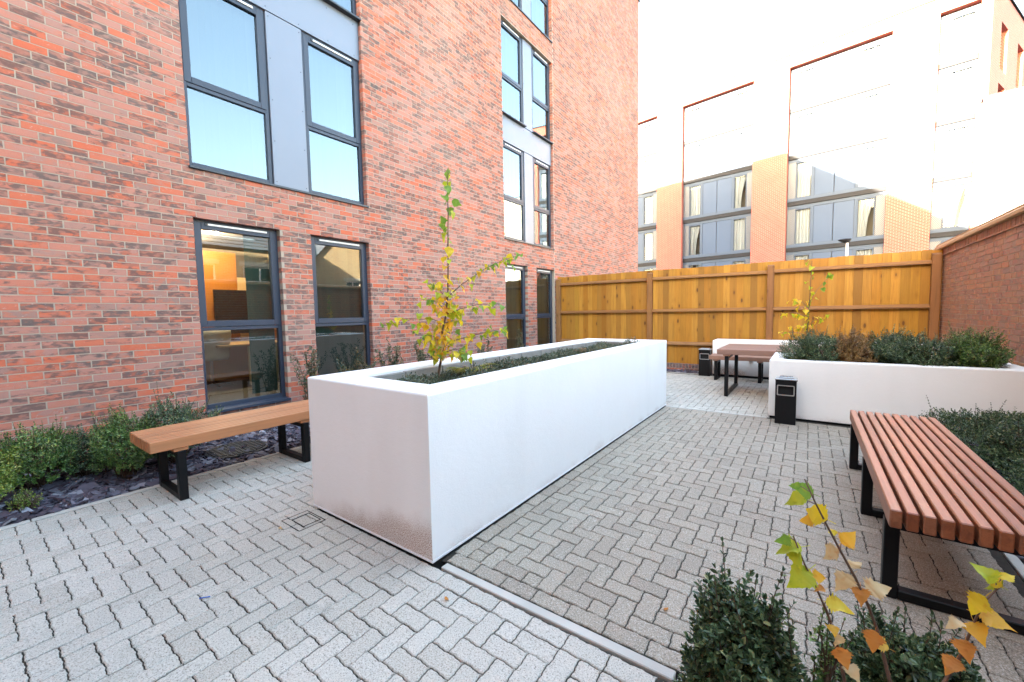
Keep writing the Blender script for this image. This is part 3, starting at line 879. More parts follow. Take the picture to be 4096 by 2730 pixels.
# the room behind the first ground floor window
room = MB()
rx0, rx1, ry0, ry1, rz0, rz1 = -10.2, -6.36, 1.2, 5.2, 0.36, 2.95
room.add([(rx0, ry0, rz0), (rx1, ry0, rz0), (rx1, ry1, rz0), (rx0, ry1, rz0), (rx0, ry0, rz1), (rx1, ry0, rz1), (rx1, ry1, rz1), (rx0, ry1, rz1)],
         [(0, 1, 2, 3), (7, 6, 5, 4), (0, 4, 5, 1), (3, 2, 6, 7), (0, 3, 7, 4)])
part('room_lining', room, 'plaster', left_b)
un = thing('wall_unit', 'orange wall unit with black screen and open shelf inside the window', 'wall unit', (-8.6, 3.3, rz0))
part('back_panel', MB().cbox(-8.80, -8.76, 1.9, 3.32, rz0 + .05, 2.7, .004), 'orange_panel', un)
part('side_panel', MB().cbox(-8.80, -8.45, 3.85, 3.89, rz0, 2.25, .004), 'orange_panel', un)
part('shelf_back', MB().cbox(-8.80, -8.765, 3.325, 3.849, rz0 + .6, 2.25, .004), 'desk_wood', un)
for z in (1.25, 1.62, 1.98): part('shelf', MB().cbox(-8.762, -8.48, 3.50, 3.848, z, z + .025, .003), 'desk_wood', un)
part('screen', MB().cbox(-8.6, -8.56, 2.86, 3.49, 1.2, 2.0, .006), 'screen', un)
dk = thing('desk', 'pale wooden desk with cream end panel behind the window', 'desk', (-8.0, 3.0, rz0))
part('desk_top', MB().cbox(-8.74, -7.55, 2.55, 3.75, 1.02, 1.055, .004), 'desk_wood', dk)
part('end_panel', MB().cbox(-7.62, -7.58, 2.98, 3.74, rz0, 1.018, .004), 'desk_white', dk)
part('modesty_panel', MB().cbox(-8.73, -8.70, 2.56, 3.74, rz0, 1.018, .004), 'desk_wood', dk)
ch = thing('desk_chair', 'cream moulded swivel chair at the desk behind the window', 'chair', (-7.6, 2.62, rz0))
sh = MB()
prof = [(-.02, .95), (-.05, .86), (-.04, .74), (.02, .62), (.02, .52), (.08, .46), (.22, .45), (.38, .47), (.44, .45)]
L = []
for (u, z) in prof:
    hw = .2 + (.02 if z > .8 else 0)
    for tth in (0, .018):
        L += [(-7.72 - u + (tth if z > .5 else 0), 2.55 - hw, rz0 + z - (tth if z <= .5 else 0)), (-7.72 - u + (tth if z > .5 else 0), 2.55 + hw, rz0 + z - (tth if z <= .5 else 0))]
fs = []
for i in range(len(prof) - 1):
    a, b = i * 4, i * 4 + 4
    fs += [(a, a + 1, b + 1, b), (a + 2, b + 2, b + 3, a + 3), (a, b, b + 2, a + 2), (a + 1, a + 3, b + 3, b + 1)]
e2 = (len(prof) - 1) * 4
fs += [(0, 2, 3, 1), (e2, e2 + 1, e2 + 3, e2 + 2)]
sh.add(L, fs)
part('seat_shell', sh, 'chair', ch, True)
part('column', MB().tube([(-7.92, 2.55, rz0 + .06), (-7.92, 2.55, rz0 + .43)], .025, 10), 'steel', ch)
st = MB()
for k in range(5):
    a = k * 2 * math.pi / 5
    st.tube([(-7.92, 2.55, rz0 + .09), (-7.92 + .28 * math.cos(a), 2.55 + .28 * math.sin(a), rz0 + .04)], [.022, .016], 6)
part('star_base', st, 'black_metal', ch)
for k, (lx, ly, lab) in enumerate(((-8.1, 2.75, 'lit round ceiling lamp seen through the window, nearer the blind'), (-9.1, 2.6, 'lit round ceiling lamp seen deeper inside the room'))):
    t_ = thing('ceiling_lamp', lab, 'lamp', (lx, ly, rz1), 'ceiling lamps in the room')
    part('rim', MB().disc((lx, ly), .11, rz1 - .03, rz1 - .002), 'vent_white', t_)
    part('diffuser', MB().disc((lx, ly), .09, rz1 - .04, rz1 - .031), 'lamp', t_)
    ld = bpy.data.lights.new('lamp_light', 'POINT'); ld.energy = 8; ld.color = (1, .8, .55); ld.shadow_soft_size = .08
    lo = bpy.data.objects.new('lamp_light', ld); COL.objects.link(lo); lo.location = (lx, ly, rz1 - .12)
    lo.parent = t_; lo.matrix_parent_inverse = world_of(t_).inverted()
# ------------------------------------------------------------------ rendered planters
def ring_wall(x0, x1, y0, y1, t, z0, z1, b=.012):
    """hollow rectangular wall, outer box x0..x1, y0..y1, thickness t, softened top edges"""
    mb = MB()
    def loop(d, z): return [(x0 + d, y0 + d, z), (x1 - d, y0 + d, z), (x1 - d, y1 - d, z), (x0 + d, y1 - d, z)]
    rings = [loop(0, z0), loop(0, z1 - b), loop(b * .35, z1 - b * .3), loop(b, z1), loop(t - b, z1), loop(t, z1 - b), loop(t, z0)]
    vs = [p for r in rings for p in r]
    fs = []
    for k in range(len(rings) - 1):
        for i in range(4):
            j = (i + 1) % 4
            fs.append((k * 4 + i, k * 4 + j, (k + 1) * 4 + j, (k + 1) * 4 + i))
    mb.add(vs, fs)
    return mb
pt = thing('white_planter', 'long white rendered planter with a young birch in the middle of the court', 'planter', ((PX0 + PX1) / 2, (PY0 + PY1) / 2, 0))
part('wall', ring_wall(PX0, PX1, PY0, PY1, .255, 0.02, PH), 'render', pt)
part('dark_base_gap', ring_wall(PX0 + .018, PX1 - .018, PY0 + .018, PY1 - .018, .2, -0.004, 0.022, .001), 'black_metal', pt)  # recessed foot in black, the shade of the gap put into its colour
tr = MB()
for (a, b, c, d) in ((PX0 - .004, PX1 + .004, PY0 - .004, PY0 + .004), (PX1 - .004, PX1 + .004, PY0 + .005, PY1 + .004), (PX0 - .004, PX0 + .004, PY0 + .005, PY1 + .004)):
    tr.box(a, b, c, d, .014, .026)
part('drip_bead', tr, 'vent_white', pt)
ix0, ix1, iy0, iy1 = PX0 + .257, PX1 - .257, PY0 + .257, PY1 - .257
for side in range(4):
    lo, hi = (iy0, iy1) if side < 2 else (ix0 + .05, ix1 - .05)
    n = round((hi - lo) / .445)
    for k in range(n):
        a, b = lo + (hi - lo) * k / n + .005, lo + (hi - lo) * (k + 1) / n - .005
        z1 = PH - .028 + rng.uniform(-.003, .003)
        for (zz0, zz1) in ((PH - .245, z1),):
            if side == 0: mb = MB().cbox(ix0 - .03, ix0 + .045, a, b, zz0, zz1, .004)
            elif side == 1: mb = MB().cbox(ix1 - .045, ix1 + .03, a, b, zz0, zz1, .004)
            elif side == 2: mb = MB().cbox(a, b, iy0 - .03, iy0 + .045, zz0, zz1, .004)
            else: mb = MB().cbox(a, b, iy1 - .045, iy1 + .03, zz0, zz1, .004)
            part('liner_block', mb, 'block', pt)
SOIL = 0.90
def soil_patch(x0, x1, y0, y1, z, amp=.03, n=.12):
    mb = MB()
    nx, ny = max(2, int((x1 - x0) / n)), max(2, int((y1 - y0) / n))
    for j in range(ny + 1):
        for i in range(nx + 1):
            mb.v.append((x0 + (x1 - x0) * i / nx, y0 + (y1 - y0) * j / ny, z + rng.uniform(-amp, amp)))
    for j in range(ny):
        for i in range(nx):
            k = j * (nx + 1) + i
            mb.f.append((k, k + 1, k + nx + 2, k + nx + 1))
    return mb
part('soil', soil_patch(ix0 - .02, ix1 + .02, iy0 - .02, iy1 + .02, SOIL), 'soil', pt, True)

QX0, QX1, QY0, QY1, QH = -0.42, 1.965, 6.585, 7.80, 0.795
rp = thing('white_planter', 'low white rendered planter full of clipped shrubs beside the brick wall', 'planter', (.8, 7.2, 0))
part('wall', ring_wall(QX0, QX1, QY0, QY1, .17, 0.025, QH), 'render', rp)
part('dark_base_gap', ring_wall(QX0 + .018, QX1 - .005, QY0 + .018, QY1 - .018, .14, -0.004, 0.027, .001), 'black_metal', rp)  # shaded gap under the wall, coloured black
part('soil', soil_patch(QX0 + .16, QX1 - .16, QY0 + .16, QY1 - .16, QH - .06, .02), 'soil', rp, True)
lw = thing('white_low_wall', 'low white rendered wall behind the table bench by the fence', 'wall', (0, 10.25, 0))
part('wall', ring_wall(-1.745, 1.965, 10.17, 10.72, .16, 0.04, 0.80), 'render', lw)
part('dark_base_gap', ring_wall(-1.73, 1.95, 10.185, 10.70, .12, -0.004, 0.042, .001), 'black_metal', lw)  # black colour stands in for the shaded gap here too
part('soil', soil_patch(-1.6, 1.82, 10.32, 10.57, .74, .015), 'soil', lw, True)
wl = MB().tube([(-.98, 10.172, .405), (-.98, 10.13, .405)], .042, 16).box(-1.02, -.94, 10.128, 10.171, .36, .39)
tag(link('wall_light', wl.mesh('wall_light', 'steel')), 'small round steel light on the low white wall under the bench', 'wall light')

# ------------------------------------------------------------------ timber fence on a brick plinth
FY = 10.765
fe = thing('timber_fence', 'tall amber closeboard timber fence at the back of the court', 'fence', (-2, FY, 0))
posts = [-6.02, -3.335, -0.70, 1.875]
for k, x in enumerate(posts):
    w = .062
    mb = MB(); h = 2.42 + rng.uniform(-.01, .02)
    mb.cbox(x - w, x + w, FY - .085, FY + .03, 0.14, h, .006)
    mb.add([(x - w, FY - .085, h), (x + w, FY - .085, h), (x + w, FY + .03, h + .035), (x - w, FY + .03, h + .035), (x - w, FY + .03, h), (x + w, FY + .03, h)], [(0, 1, 2, 3), (0, 3, 4), (1, 5, 2), (3, 2, 5, 4)])
    part('post', mb, 'fence_post', fe)
for k in range(3):
    for z in (2.27, 1.45, 0.625):
        a, b = posts[k] + .062, posts[k + 1] - .062
        dz = rng.uniform(-.012, .012)
        mb = MB(); y0, y1 = FY - .055, FY + .028
        mb.add([(a, y1, z), (b, y1, z + dz), (b, y1, z + .075 + dz), (a, y1, z + .075), (a, y0, z), (b, y0, z + dz), (b, y0, z + .03 + dz), (a, y0, z + .03)],
               [(0, 3, 2, 1), (4, 5, 6, 7), (7, 6, 2, 3), (0, 1, 5, 4), (0, 4, 7, 3), (1, 2, 6, 5)])
        part('rail', mb, 'fence_rail', fe)
x = -6.08; k = 0
while x < 1.95:
    w = .1385 + rng.uniform(-.004, .004)
    top = 2.518 + rng.uniform(-.006, .006)
    mb = MB(); ya = FY + .03 + rng.uniform(0, .002)
    # feather edge: thick side overlaps the thin side of its neighbour
    mb.add([(x, ya, .158), (x + w + .010, ya + .0125, .158), (x + w + .010, ya + .0225, .158), (x, ya + .009, .158),
            (x, ya, top), (x + w + .010, ya + .0125, top + rng.uniform(-.003, .003)), (x + w + .010, ya + .0225, top), (x, ya + .009, top)],
           [(0, 3, 2, 1), (4, 5, 6, 7), (0, 1, 5, 4), (1, 2, 6, 5), (2, 3, 7, 6), (3, 0, 4, 7)])
    part('board', mb, 'fence_board', fe)
    x += w
pli = thing('brick_plinth', 'low plinth of blue bricks on edge over red bricks under the fence', 'plinth', (-2, FY, 0))
part('bedding', MB().box(-6.08, 1.96, FY - .03, FY + .10, -.05, .148), 'mortar', pli)
me_b = MB().cbox(0, .065, -.012, .11, 0, .103, .003).mesh('brick', 'brick_blue')
me_r = MB().cbox(0, .215, -.010, .10, 0, .062, .003).mesh('brick', 'brick')
for k in range(58):
    link('brick', me_b, pli, loc=(-6.05 + k * .075, FY - .03, .053 + rng.uniform(-.001, .001)))
for k in range(20):
    link('brick', me_r, pli, loc=(-6.07 + k * .225, FY - .03, -.02))

# ------------------------------------------------------------------ right boundary wall
RX = 1.974
rw = thing('brick_boundary_wall', 'weathered red brick boundary wall with tan coping at the right', 'wall', (RX, 6, 0))
mb = MB(); mb.box(RX + .006, RX + .33, -6, 11.2, -.05, 2.43)
rw_core = part('core', mb, 'mortar_old', rw)
Bq = []
z = 2.405 - .075 * 32
k = 0
while z < 2.39:
    y = 3.2 + (0.0563 if k % 2 else 0) - (.1125 if k % 3 == 0 else 0)
    hd = k % 2 == 0
    while y < 11.15:
        Lb = .1025 if hd else .215
        a, b = y, min(y + Lb, 11.18)
        if b - a > .04: Bq.append((a, b, z, .064))
        y += Lb + .010
        hd = not hd
    z += .075; k += 1
Bq = np.array(Bq)
c_ = np.stack([np.full(len(Bq), RX), (Bq[:, 0] + Bq[:, 1]) / 2, Bq[:, 2]], 1)
vis, dz = in_view(c_)
vis &= (Bq[:, 2] > 0.66) & (Bq[:, 1] > 7.0) & (Bq[:, 0] < 10.75)
od = np.lexsort((dz, ~vis))
s2 = [int(i) for i in od[:300]]
V, F = brick_boxes(Bq[[i for i in range(len(Bq)) if i not in set(s2)]], RX, .09, +1, .003)
link('brickwork', np_mesh('brickwork', V, F, 'brick_old'), rw_core, kind='stuff')
for i in s2:
    a, b, zz, h = Bq[i]
    L = round(float(b - a), 3)
    link('brick', single_brick(L, .064, .09, 'brick_old', +1, ('R', L, rng.randrange(4) if L > .1 else 0)), rw_core, loc=(RX + rng.uniform(-.003, .001), float(a), float(zz)))
# creasing tiles, brick on edge and coping
for k in range(24):
    a = 3.2 + k * .333
    part('creasing_tile', MB().cbox(RX - .022 + rng.uniform(-.006, .004), RX + .3, a + .002, a + .331, 2.404 + rng.uniform(-.004, .002), 2.42, .003), 'brick_old', rw)
n = 0
me_s = MB().cbox(0, .2, 0, .066, 0, .104, .004).mesh('brick', 'brick_old')
y = 3.2
while y < 11.15:
    link('brick', me_s, rw, loc=(RX - .004 + rng.uniform(-.004, .004), y, 2.424)); y += .075
part('capping_core', MB().box(RX + .012, RX + .32, -6, 11.2, 2.42, 2.53), 'mortar_old', rw)
for k in range(10):
    a, b = -5.6 + k * 1.68, -5.6 + (k + 1) * 1.68 - .006
    cm = MB()
    pr = [(RX - .055, 2.535), (RX - .06, 2.575), (RX - .035, 2.60), (RX - .04, 2.625), (RX + .16, 2.66), (RX + .40, 2.60), (RX + .40, 2.535)]
    m_ = len(pr)
    cm.add([(p[0], a, p[1]) for p in pr] + [(p[0], b, p[1]) for p in pr],
           [tuple(range(m_)), tuple(range(2 * m_ - 1, m_ - 1, -1))] + [(i, m_ + i, m_ + (i + 1) % m_, (i + 1) % m_) for i in range(m_)])
    part('coping_stone', cm, 'coping', rw)

# ------------------------------------------------------------------ benches
def bench(label, x0, y0, mat, length=2.36, zt=.53, group='slatted benches', n=10):
    b = thing('slatted_bench', label, 'bench', (x0 + .285, y0 + length / 2, 0), group)
    pitch, w = .058, .0445
    for k in range(n):
        xa = x0 + k * pitch
        part('slat', MB().cbox(xa, xa + w, y0 + rng.uniform(-.002, .002), y0 + length, zt - .09, zt + rng.uniform(-.0008, .0008), .005), mat, b)
    xe = x0 + (n - 1) * pitch + w
    for yf in (.20, 1.23, 2.27):
        f = MB(); s = .03; yc = y0 + yf
        for (a, c) in ((x0 + .004, x0 + .064), (xe - .064, xe - .004)):
            f.cbox(a, c, yc - s, yc + s, 0.0, zt - .118, .004)
        f.cbox(x0 + .0645, xe - .0645, yc - s + .001, yc + s - .001, 0.001, .05, .004)
        f.cbox(x0 + .0645, xe - .0645, yc - s + .001, yc + s - .001, zt - .165, zt - .119, .004)
        part('leg_frame', f, 'black_metal', b)
        part('cleat', MB().cbox(x0 + .01, xe - .01, yc - .05, yc + .05, zt - .1175, zt - .091, .003), mat, b)
    return b
bench('orange slatted timber bench on black frames against the left wall bed', -4.70, .885, 'slat_orange')
bench('red brown slatted timber bench on black frames in the right foreground', .338, 2.585, 'slat_red')
# table and its bench in the far corner
def slab_table(name, label, cat, x0, x1, y0, y1, zt, th, n, legs, group=None):
    b = thing(name, label, cat, ((x0 + x1) / 2, (y0 + y1) / 2, 0), group)
    p = (y1 - y0) / n
    for k in range(n):
        part('slat', MB().cbox(x0, x1, y0 + k * p, y0 + (k + 1) * p - .012, zt - th, zt, .005), 'slat_grey', b)
    for xl in legs:
        f = MB(); s = .029
        for (a, c) in ((y0 + .05, y0 + .11), (y1 - .11, y1 - .05)):
            f.cbox(xl - s, xl + s, a, c, 0, zt - th - .028, .004)
        f.cbox(xl - s + .001, xl + s - .001, y0 + .1105, y1 - .1105, .001, .055, .004)
        f.cbox(xl - s + .001, xl + s - .001, y0 + .1105, y1 - .1105, zt - th - .075, zt - th - .029, .004)
        part('leg_frame', f, 'black_metal', b)
        part('cleat', MB().cbox(xl - .05, xl + .05, y0 + .02, y1 - .02, zt - th - .027, zt - th - .001, .003), 'slat_grey', b)
    return b
slab_table('slatted_table', 'large slatted timber table on black frames in the far corner', 'table', -1.262, .9, 7.745, 9.08, .812, .088, 11, (-1.12, .62))
slab_table('slatted_bench', 'slatted timber bench between the table and the low white wall', 'bench', -1.69, .7, 9.44, 9.97, .522, .082, 7, (-1.567, -.765, .4), 'slatted benches')

# ------------------------------------------------------------------ ash bins
def bin_(label, x0, y0, w=.225, d=.20, h=.572, rot=0.0):
    b = thing('litter_bin', label, 'bin', (x0 + w / 2, y0 + d / 2, 0), 'ash bins')
    x1, y1 = x0 + w, y0 + d
    # body with an open mouth in the front
    mb = MB(); hx0, hx1, hz0, hz1 = x0 + .03, x1 - .03, .385, .495
    rect_sheet(mb, [x0, x1, hx0, hx1], [0, h, hz0, hz1], [(hx0, hx1, hz0, hz1)], lambda u, v, dd: (u, y0 + dd, v), .03)
    mb.add([(x0, y0, 0), (x0, y1, 0), (x1, y1, 0), (x1, y0, 0), (x0, y0, h), (x0, y1, h), (x1, y1, h), (x1, y0, h)], [(0, 4, 5, 1), (1, 5, 6, 2), (2, 6, 7, 3), (4, 7, 6, 5)])
    part('body', mb, 'black_metal', b)
    part('inside', MB().box(hx0 - .01, hx1 + .01, y0 + .03, y0 + .15, hz0 - .02, hz1 + .02), 'black_hole', b)
    bz = MB(); t = .011
    oz0, oz1, ox0, ox1 = hz0 - .012, hz1 + .012, hx0 - .012, hx1 + .012
    n = 20
    def rr(a, b_, c, d_, r):
        pts = []
        for (cx, cz, a0) in ((b_ - r, c + r, -90), (b_ - r, d_ - r, 0), (a + r, d_ - r, 90), (a + r, c + r, 180)):
            for q in range(5):
                an = R(a0 + q * 22.5); pts.append((cx + r * math.cos(an), cz + r * math.sin(an)))
        return pts
    o_, i_ = rr(ox0, ox1, oz0, oz1, .014), rr(ox0 + t, ox1 - t, oz0 + t, oz1 - t, .008)
    bz.add([(p[0], y0 - .006, p[1]) for p in o_] + [(p[0], y0 - .006, p[1]) for p in i_] + [(p[0], y0 - .0005, p[1]) for p in o_] + [(p[0], y0 + .012, p[1]) for p in i_],
           [(i, (i + 1) % n, n + (i + 1) % n, n + i) for i in range(n)] + [(2 * n + i, 2 * n + (i + 1) % n, (i + 1) % n, i) for i in range(n)] + [(n + i, n + (i + 1) % n, 3 * n + (i + 1) % n, 3 * n + i) for i in range(n)])
    part('bezel', bz, 'steel', b)
    lid = part('lid', MB().cbox(x0 - .006, x1 + .006, y0 - .008, y1 + .006, h + .001, h + .018, .005), 'steel', b)
    tr = MB().cbox(x0 + .03, x1 - .03, y0 + .03, y1 - .03, h + .0185, h + .034, .004)
    part('ash_tray', tr, 'steel', lid)
    gr = MB()
    for k in range(9): gr.box(x0 + .045 + k * .0155, x0 + .053 + k * .0155, y0 + .04, y1 - .04, h + .0345, h + .037)
    part('grille', gr, 'sill', lid, kind='stuff')
    rv = MB()
    for xx in (x0 - .002, x1 + .002): rv.tube([(xx - .008, y0 + .1, h - .012), (xx + .008, y0 + .1, h - .012)], .009, 8)
    part('hinge_pin', rv, 'sill', b)
    return b
bin_('black ash bin with steel bezel in front of the low right planter', -.327, 6.268)
bin_('black ash bin with steel bezel by the timber fence near the table', -1.995, 9.98, .235, .2, .59)

# ------------------------------------------------------------------ small things on the ground
mh = thing('manhole_cover', 'black grid manhole cover lying in the slate chippings', 'manhole cover', (-5.17, 1.86, 0))
part('plate', MB().disc((-5.17, 1.86), .30, -.01, .028, 32), 'manhole', mh)
gr = MB()
for k in range(-6, 7):
    r_ = math.sqrt(max(0, .27 ** 2 - (k * .042) ** 2))
    gr.box(-5.17 - r_, -5.17 + r_, 1.86 + k * .042 - .009, 1.86 + k * .042 + .009, .0285, .036)
part('grid_bar', gr, 'manhole', mh, kind='stuff')
rb = MB()
for k in range(-6, 7):
    r_ = math.sqrt(max(0, .27 ** 2 - (k * .042) ** 2))
    rb.box(-5.17 + k * .042 - .007, -5.17 + k * .042 + .007, 1.86 - r_, 1.86 + r_, .029, .0385)
part('cross_bar', rb, 'manhole', mh, kind='stuff')
dr = thing('drain_cover', 'square recessed drain cover in the pavers at the planter corner', 'drain cover', (-2.99, 1.45, 0))
dm = MB()
for k in (0, .05):
    a, b, c, d = -3.10 + k, -2.84 - k * .8, 1.365 + k, 1.56 - k * .3
    for q in ((a, b, c, c + .004), (a, b, d - .004, d), (a, a + .004, c + .0045, d - .0045), (b - .004, b, c + .0045, d - .0045)): dm.box(q[0], q[1], q[2], q[3], -.004, .0025)
part('rim', dm, 'joint', dr)
tag(link('plastic_tie', MB().tube([(-2.595, .71, .005), (-2.58, .725, .007), (-2.565, .75, .004)], .003, 6).mesh('plastic_tie', 'blue')), 'thin blue plastic tie lying on the light pavers', 'plastic tie')
# ------------------------------------------------------------------ apartment building beyond the fence
ab_loc = Vector((4.614, 30.347, 0)); ab_rot = (0, 0, R(-8.645))
ab = thing('apartment_building', 'long orange brick apartment block with recessed grey window bays beyond the fence', 'building', ab_loc)
ab.rotation_euler = ab_rot
AM = Matrix.LocRotScale(ab_loc, ab.rotation_euler, None)
def apart(name, mb, mat, parent=None, smooth=False):
    me = mb.mesh(name, mat, smooth)
    o = bpy.data.objects.new(name, me); COL.objects.link(o)
    o.parent = parent or ab          # local coordinates of the block
    return o
RC = 0.42
TOPZ, BAYZ = 16.8, 16.1
bays = [(-32.0, -27.4), (-25.5, -20.9), (-19.0, -14.40), (-12.50, -7.93), (-6.0, -1.38), (.37, 1.75)]
SEND = 2.12
fw_ = MB()
edges = [-38.0] + [v for b in bays for v in b] + [SEND]
rect_sheet(fw_, edges, [-.06, 1.0, BAYZ, TOPZ], [(a, b, 1.0, BAYZ) for a, b in bays], lambda u, v, d: (u, d, v), RC)
# turned end and body
c2, s2_ = math.cos(R(8.645)), math.sin(R(8.645))
def loc_dir(wx, wy): return (wx * c2 - wy * s2_, wx * s2_ + wy * c2)
ex, ey = loc_dir(.40, .917)
ends = [(SEND, 0), (SEND + 16 * ex, 16 * ey), (SEND + 16 * ex - 14, 16 * ey + 3), (-38, 14), (-38, 0)]
side = MB()
for (a, b) in zip(ends[1:], ends[2:]):
    side.add([(*a, -.06), (*b, -.06), (*b, TOPZ), (*a, TOPZ)], [(0, 1, 2, 3)])
apart('front_wall', fw_, 'far_brick')
apart('rear_wall', side, 'far_brick')
# end wall with deep window openings
ew = MB()
eh = []
for k in range(3):
    for (z0, z1) in ((13.2, 15.4), (10.4, 12.5), (7.6, 9.7), (4.8, 6.9)):
        eh.append((1.6 + k * 3.4, 2.9 + k * 3.4, z0, z1))
nx_, ny_ = -ey, ex
rect_sheet(ew, [0, 16] + [h[i] for h in eh for i in (0, 1)], [-.06, TOPZ] + [h[i] for h in eh for i in (2, 3)], eh, lambda u, v, d: (SEND + u * ex + nx_ * d, u * ey + ny_ * d, v), .35)
apart('end_wall', ew, 'far_brick')
for (a, b, z0, z1) in eh:
    q = lambda u, d: (SEND + u * ex + nx_ * d, u * ey + ny_ * d)
    wmb = MB(); p0, p1 = q(a, .33), q(b, .33)
    wmb.add([(*p0, z0), (*p1, z0), (*p1, z1), (*p0, z1)], [(0, 1, 2, 3)])
    apart('end_window', wmb, 'zinc')
rf = MB(); rf.add([(*p, TOPZ + .02) for p in ends], [tuple(range(len(ends)))])
apart('roof', rf, 'fascia')
cp = MB(); cp.box(-38, SEND + .03, -.05, .3, TOPZ + .021, TOPZ + .075)
apart('parapet_capping', cp, 'black_metal')
cp = MB()
p = [(SEND + .05, -.05), (SEND + 16 * ex + .05, 16 * ey), (SEND + 16 * ex - .3, 16 * ey), (SEND - .3, .2)]
cp.add([(*a, TOPZ + .076) for a in p] + [(*a, TOPZ + .14) for a in p], [(3, 2, 1, 0), (4, 5, 6, 7), (0, 1, 5, 4), (1, 2, 6, 5), (2, 3, 7, 6), (3, 0, 4, 7)])
apart('parapet_capping', cp, 'black_metal')
# bay filling: fascias, cladding, windows with curtains, perforated screens
yb = RC - .06
LED = [2.42, 5.25, 8.07, 10.88, 13.7]
def curtain_mesh(x0, x1, z0, z1, y, style):
    mb = MB(); n = 22
    rows = 5
    for r_ in range(rows):
        t = r_ / (rows - 1); z = z0 + (z1 - z0) * t
        for i in range(n + 1):
            u = i / n
            if style == 1: u = u * (.55 + .45 * t ** 2)      # gathered to one side
            elif style == 2: u = 1 - (1 - u) * (.35 + .1 * t)
            xx = x0 + (x1 - x0) * u
            mb.v.append((xx, y + .045 * math.sin(i * 1.9 + style) + .02 * math.sin(i * .7), z))
    for r_ in range(rows - 1):
        for i in range(n):
            k = r_ * (n + 1) + i
            mb.f.append((k, k + 1, k + n + 2, k + n + 1))
    return mb
cnt = 0
for bi, (a, b) in enumerate(bays[1:], 1):
    w = b - a
    small = w < 3
    back = MB(); back.add([(a, RC + .9, 1), (b, RC + .9, 1), (b, RC + .9, BAYZ), (a, RC + .9, BAYZ)], [(0, 1, 2, 3)])
    apart('bay_backing', back, 'plaster')
    for li, z in enumerate(LED):
        zt = (LED[li + 1] if li + 1 < len(LED) else BAYZ)
        if zt > BAYZ - .2: zt = BAYZ
        apart('fascia_ledge', MB().cbox(a + .004, b - .004, yb - .10, yb + .3, z - .235, z, .006), 'fascia')
        apart('sill_band', MB().cbox(a + .005, b - .005, yb - .12, yb + .02, z + .002, z + .20, .006), 'zinc')
        z0, z1 = z + .2, zt - .24
        if li == len(LED) - 1: z1 = BAYZ - .05
        apart('head_band', MB().cbox(a + .006, b - .006, yb - .03, yb + .04, z1 - .19, z1 - .002, .006), 'zinc')
        z1 -= .19
        cells = [('p', 0, .42), ('w', .45, 1.22), ('c', 1.36, 2.30), ('c', 2.32, 3.27), ('w', 3.40, 4.15), ('p', 4.18, 4.6)]
        if small: cells = cells[:2] + [('c', 1.245, 1.39)]
        for (t_, u0, u1) in cells:
            x0, x1 = a + u0, min(a + u1, b)
            if t_ == 'p':
                apart('perforated_screen', MB().cbox(x0 + .01, x1, yb - .05, yb - .02, z0 + .002, z1 - .002, .004), 'perf')
            elif t_ == 'c':
                apart('cladding_panel', MB().cbox(x0, x1 - .012, yb + .0, yb + .03, z0 + .002, z1 - .002, .005), 'zinc_blue')
            else:
                fr = MB()
                for q in ((x0 - .02, x0 + .03, z0 + .001, z1 - .001), (x1 - .03, x1 + .02, z0 + .001, z1 - .001), (x0 + .031, x1 - .031, z1 - .09, z1 - .001), (x0 + .031, x1 - .031, z0 + .001, z0 + .04)):
                    fr.cbox(q[0], q[1], yb - .02, yb + .05, q[2], q[3], .004)
                if t_ == 'w': fr.cbox(x0 + .1, x1 - .1, yb - .035, yb - .021, z1 - .075, z1 - .03, .003)
                f = apart('window', fr, 'zinc')
                gm = MB(); gm.add([(x0, yb + .03, z0), (x1, yb + .03, z0), (x1, yb + .03, z1 - .05), (x0, yb + .03, z1 - .05)], [(0, 1, 2, 3)])
                apart('pane', gm, 'glass_far', f)
                st = (0, 1, 0, 0, 2, 0, 1, 0)[cnt % 8] if li < 3 else 0; cnt += 1
                if st == 2:
                    apart('curtain', curtain_mesh(x0, x1, z0 + .05, z1 - .02, yb + .14, 2), 'curtain', f)
                    apart('curtain', curtain_mesh(x0 - .5, x0 + .22, z0 + .05, z1 - .02, yb + .14, 0), 'curtain', f)
                else:
                    apart('curtain', curtain_mesh(x0, x1, z0 + .05, z1 - .02, yb + .14, st), 'curtain', f)
        # mullions beside the cladding
        if not small:
            for u0, u1 in ((1.24, 1.358), (3.272, 3.378)):
                apart('mullion', MB().cbox(a + u0, a + u1, yb - .03, yb + .05, z0 + .001, z1 - .001, .004), 'zinc')

# lower flat roofed wing to the right of the block
wg = thing('flat_roofed_wing', 'pale low flat roofed wing at the far right above the coping', 'building', (14, 27, 0))
q = lambda s_, d: tuple((AM @ Vector((s_, d, 0)))[:2])
wm = MB(); pp = [q(1.95, -.6), q(16, -.6), q(16, -8.0 + 7), q(16, 6), q(1.95, 6)]
pp = [q(1.95, -.6), q(16, -.6), q(16, 6), q(1.95, 6)]
ZW = 11.2
wm.add([(*a, -.05) for a in pp] + [(*a, ZW) for a in pp], [(4, 5, 6, 7), (0, 1, 5, 4), (1, 2, 6, 5), (2, 3, 7, 6), (3, 0, 4, 7)])
part('wall', wm, 'concrete', wg)
cm = MB(); p2_ = [q(1.9, -.65), q(16.05, -.65), q(16.05, 6), q(1.9, 6)]
cm.add([(*a, ZW + .002) for a in p2_] + [(*a, ZW + .06) for a in p2_], [(3, 2, 1, 0), (4, 5, 6, 7), (0, 1, 5, 4), (1, 2, 6, 5), (2, 3, 7, 6), (3, 0, 4, 7)])
part('parapet_capping', cm, 'zinc', wg)

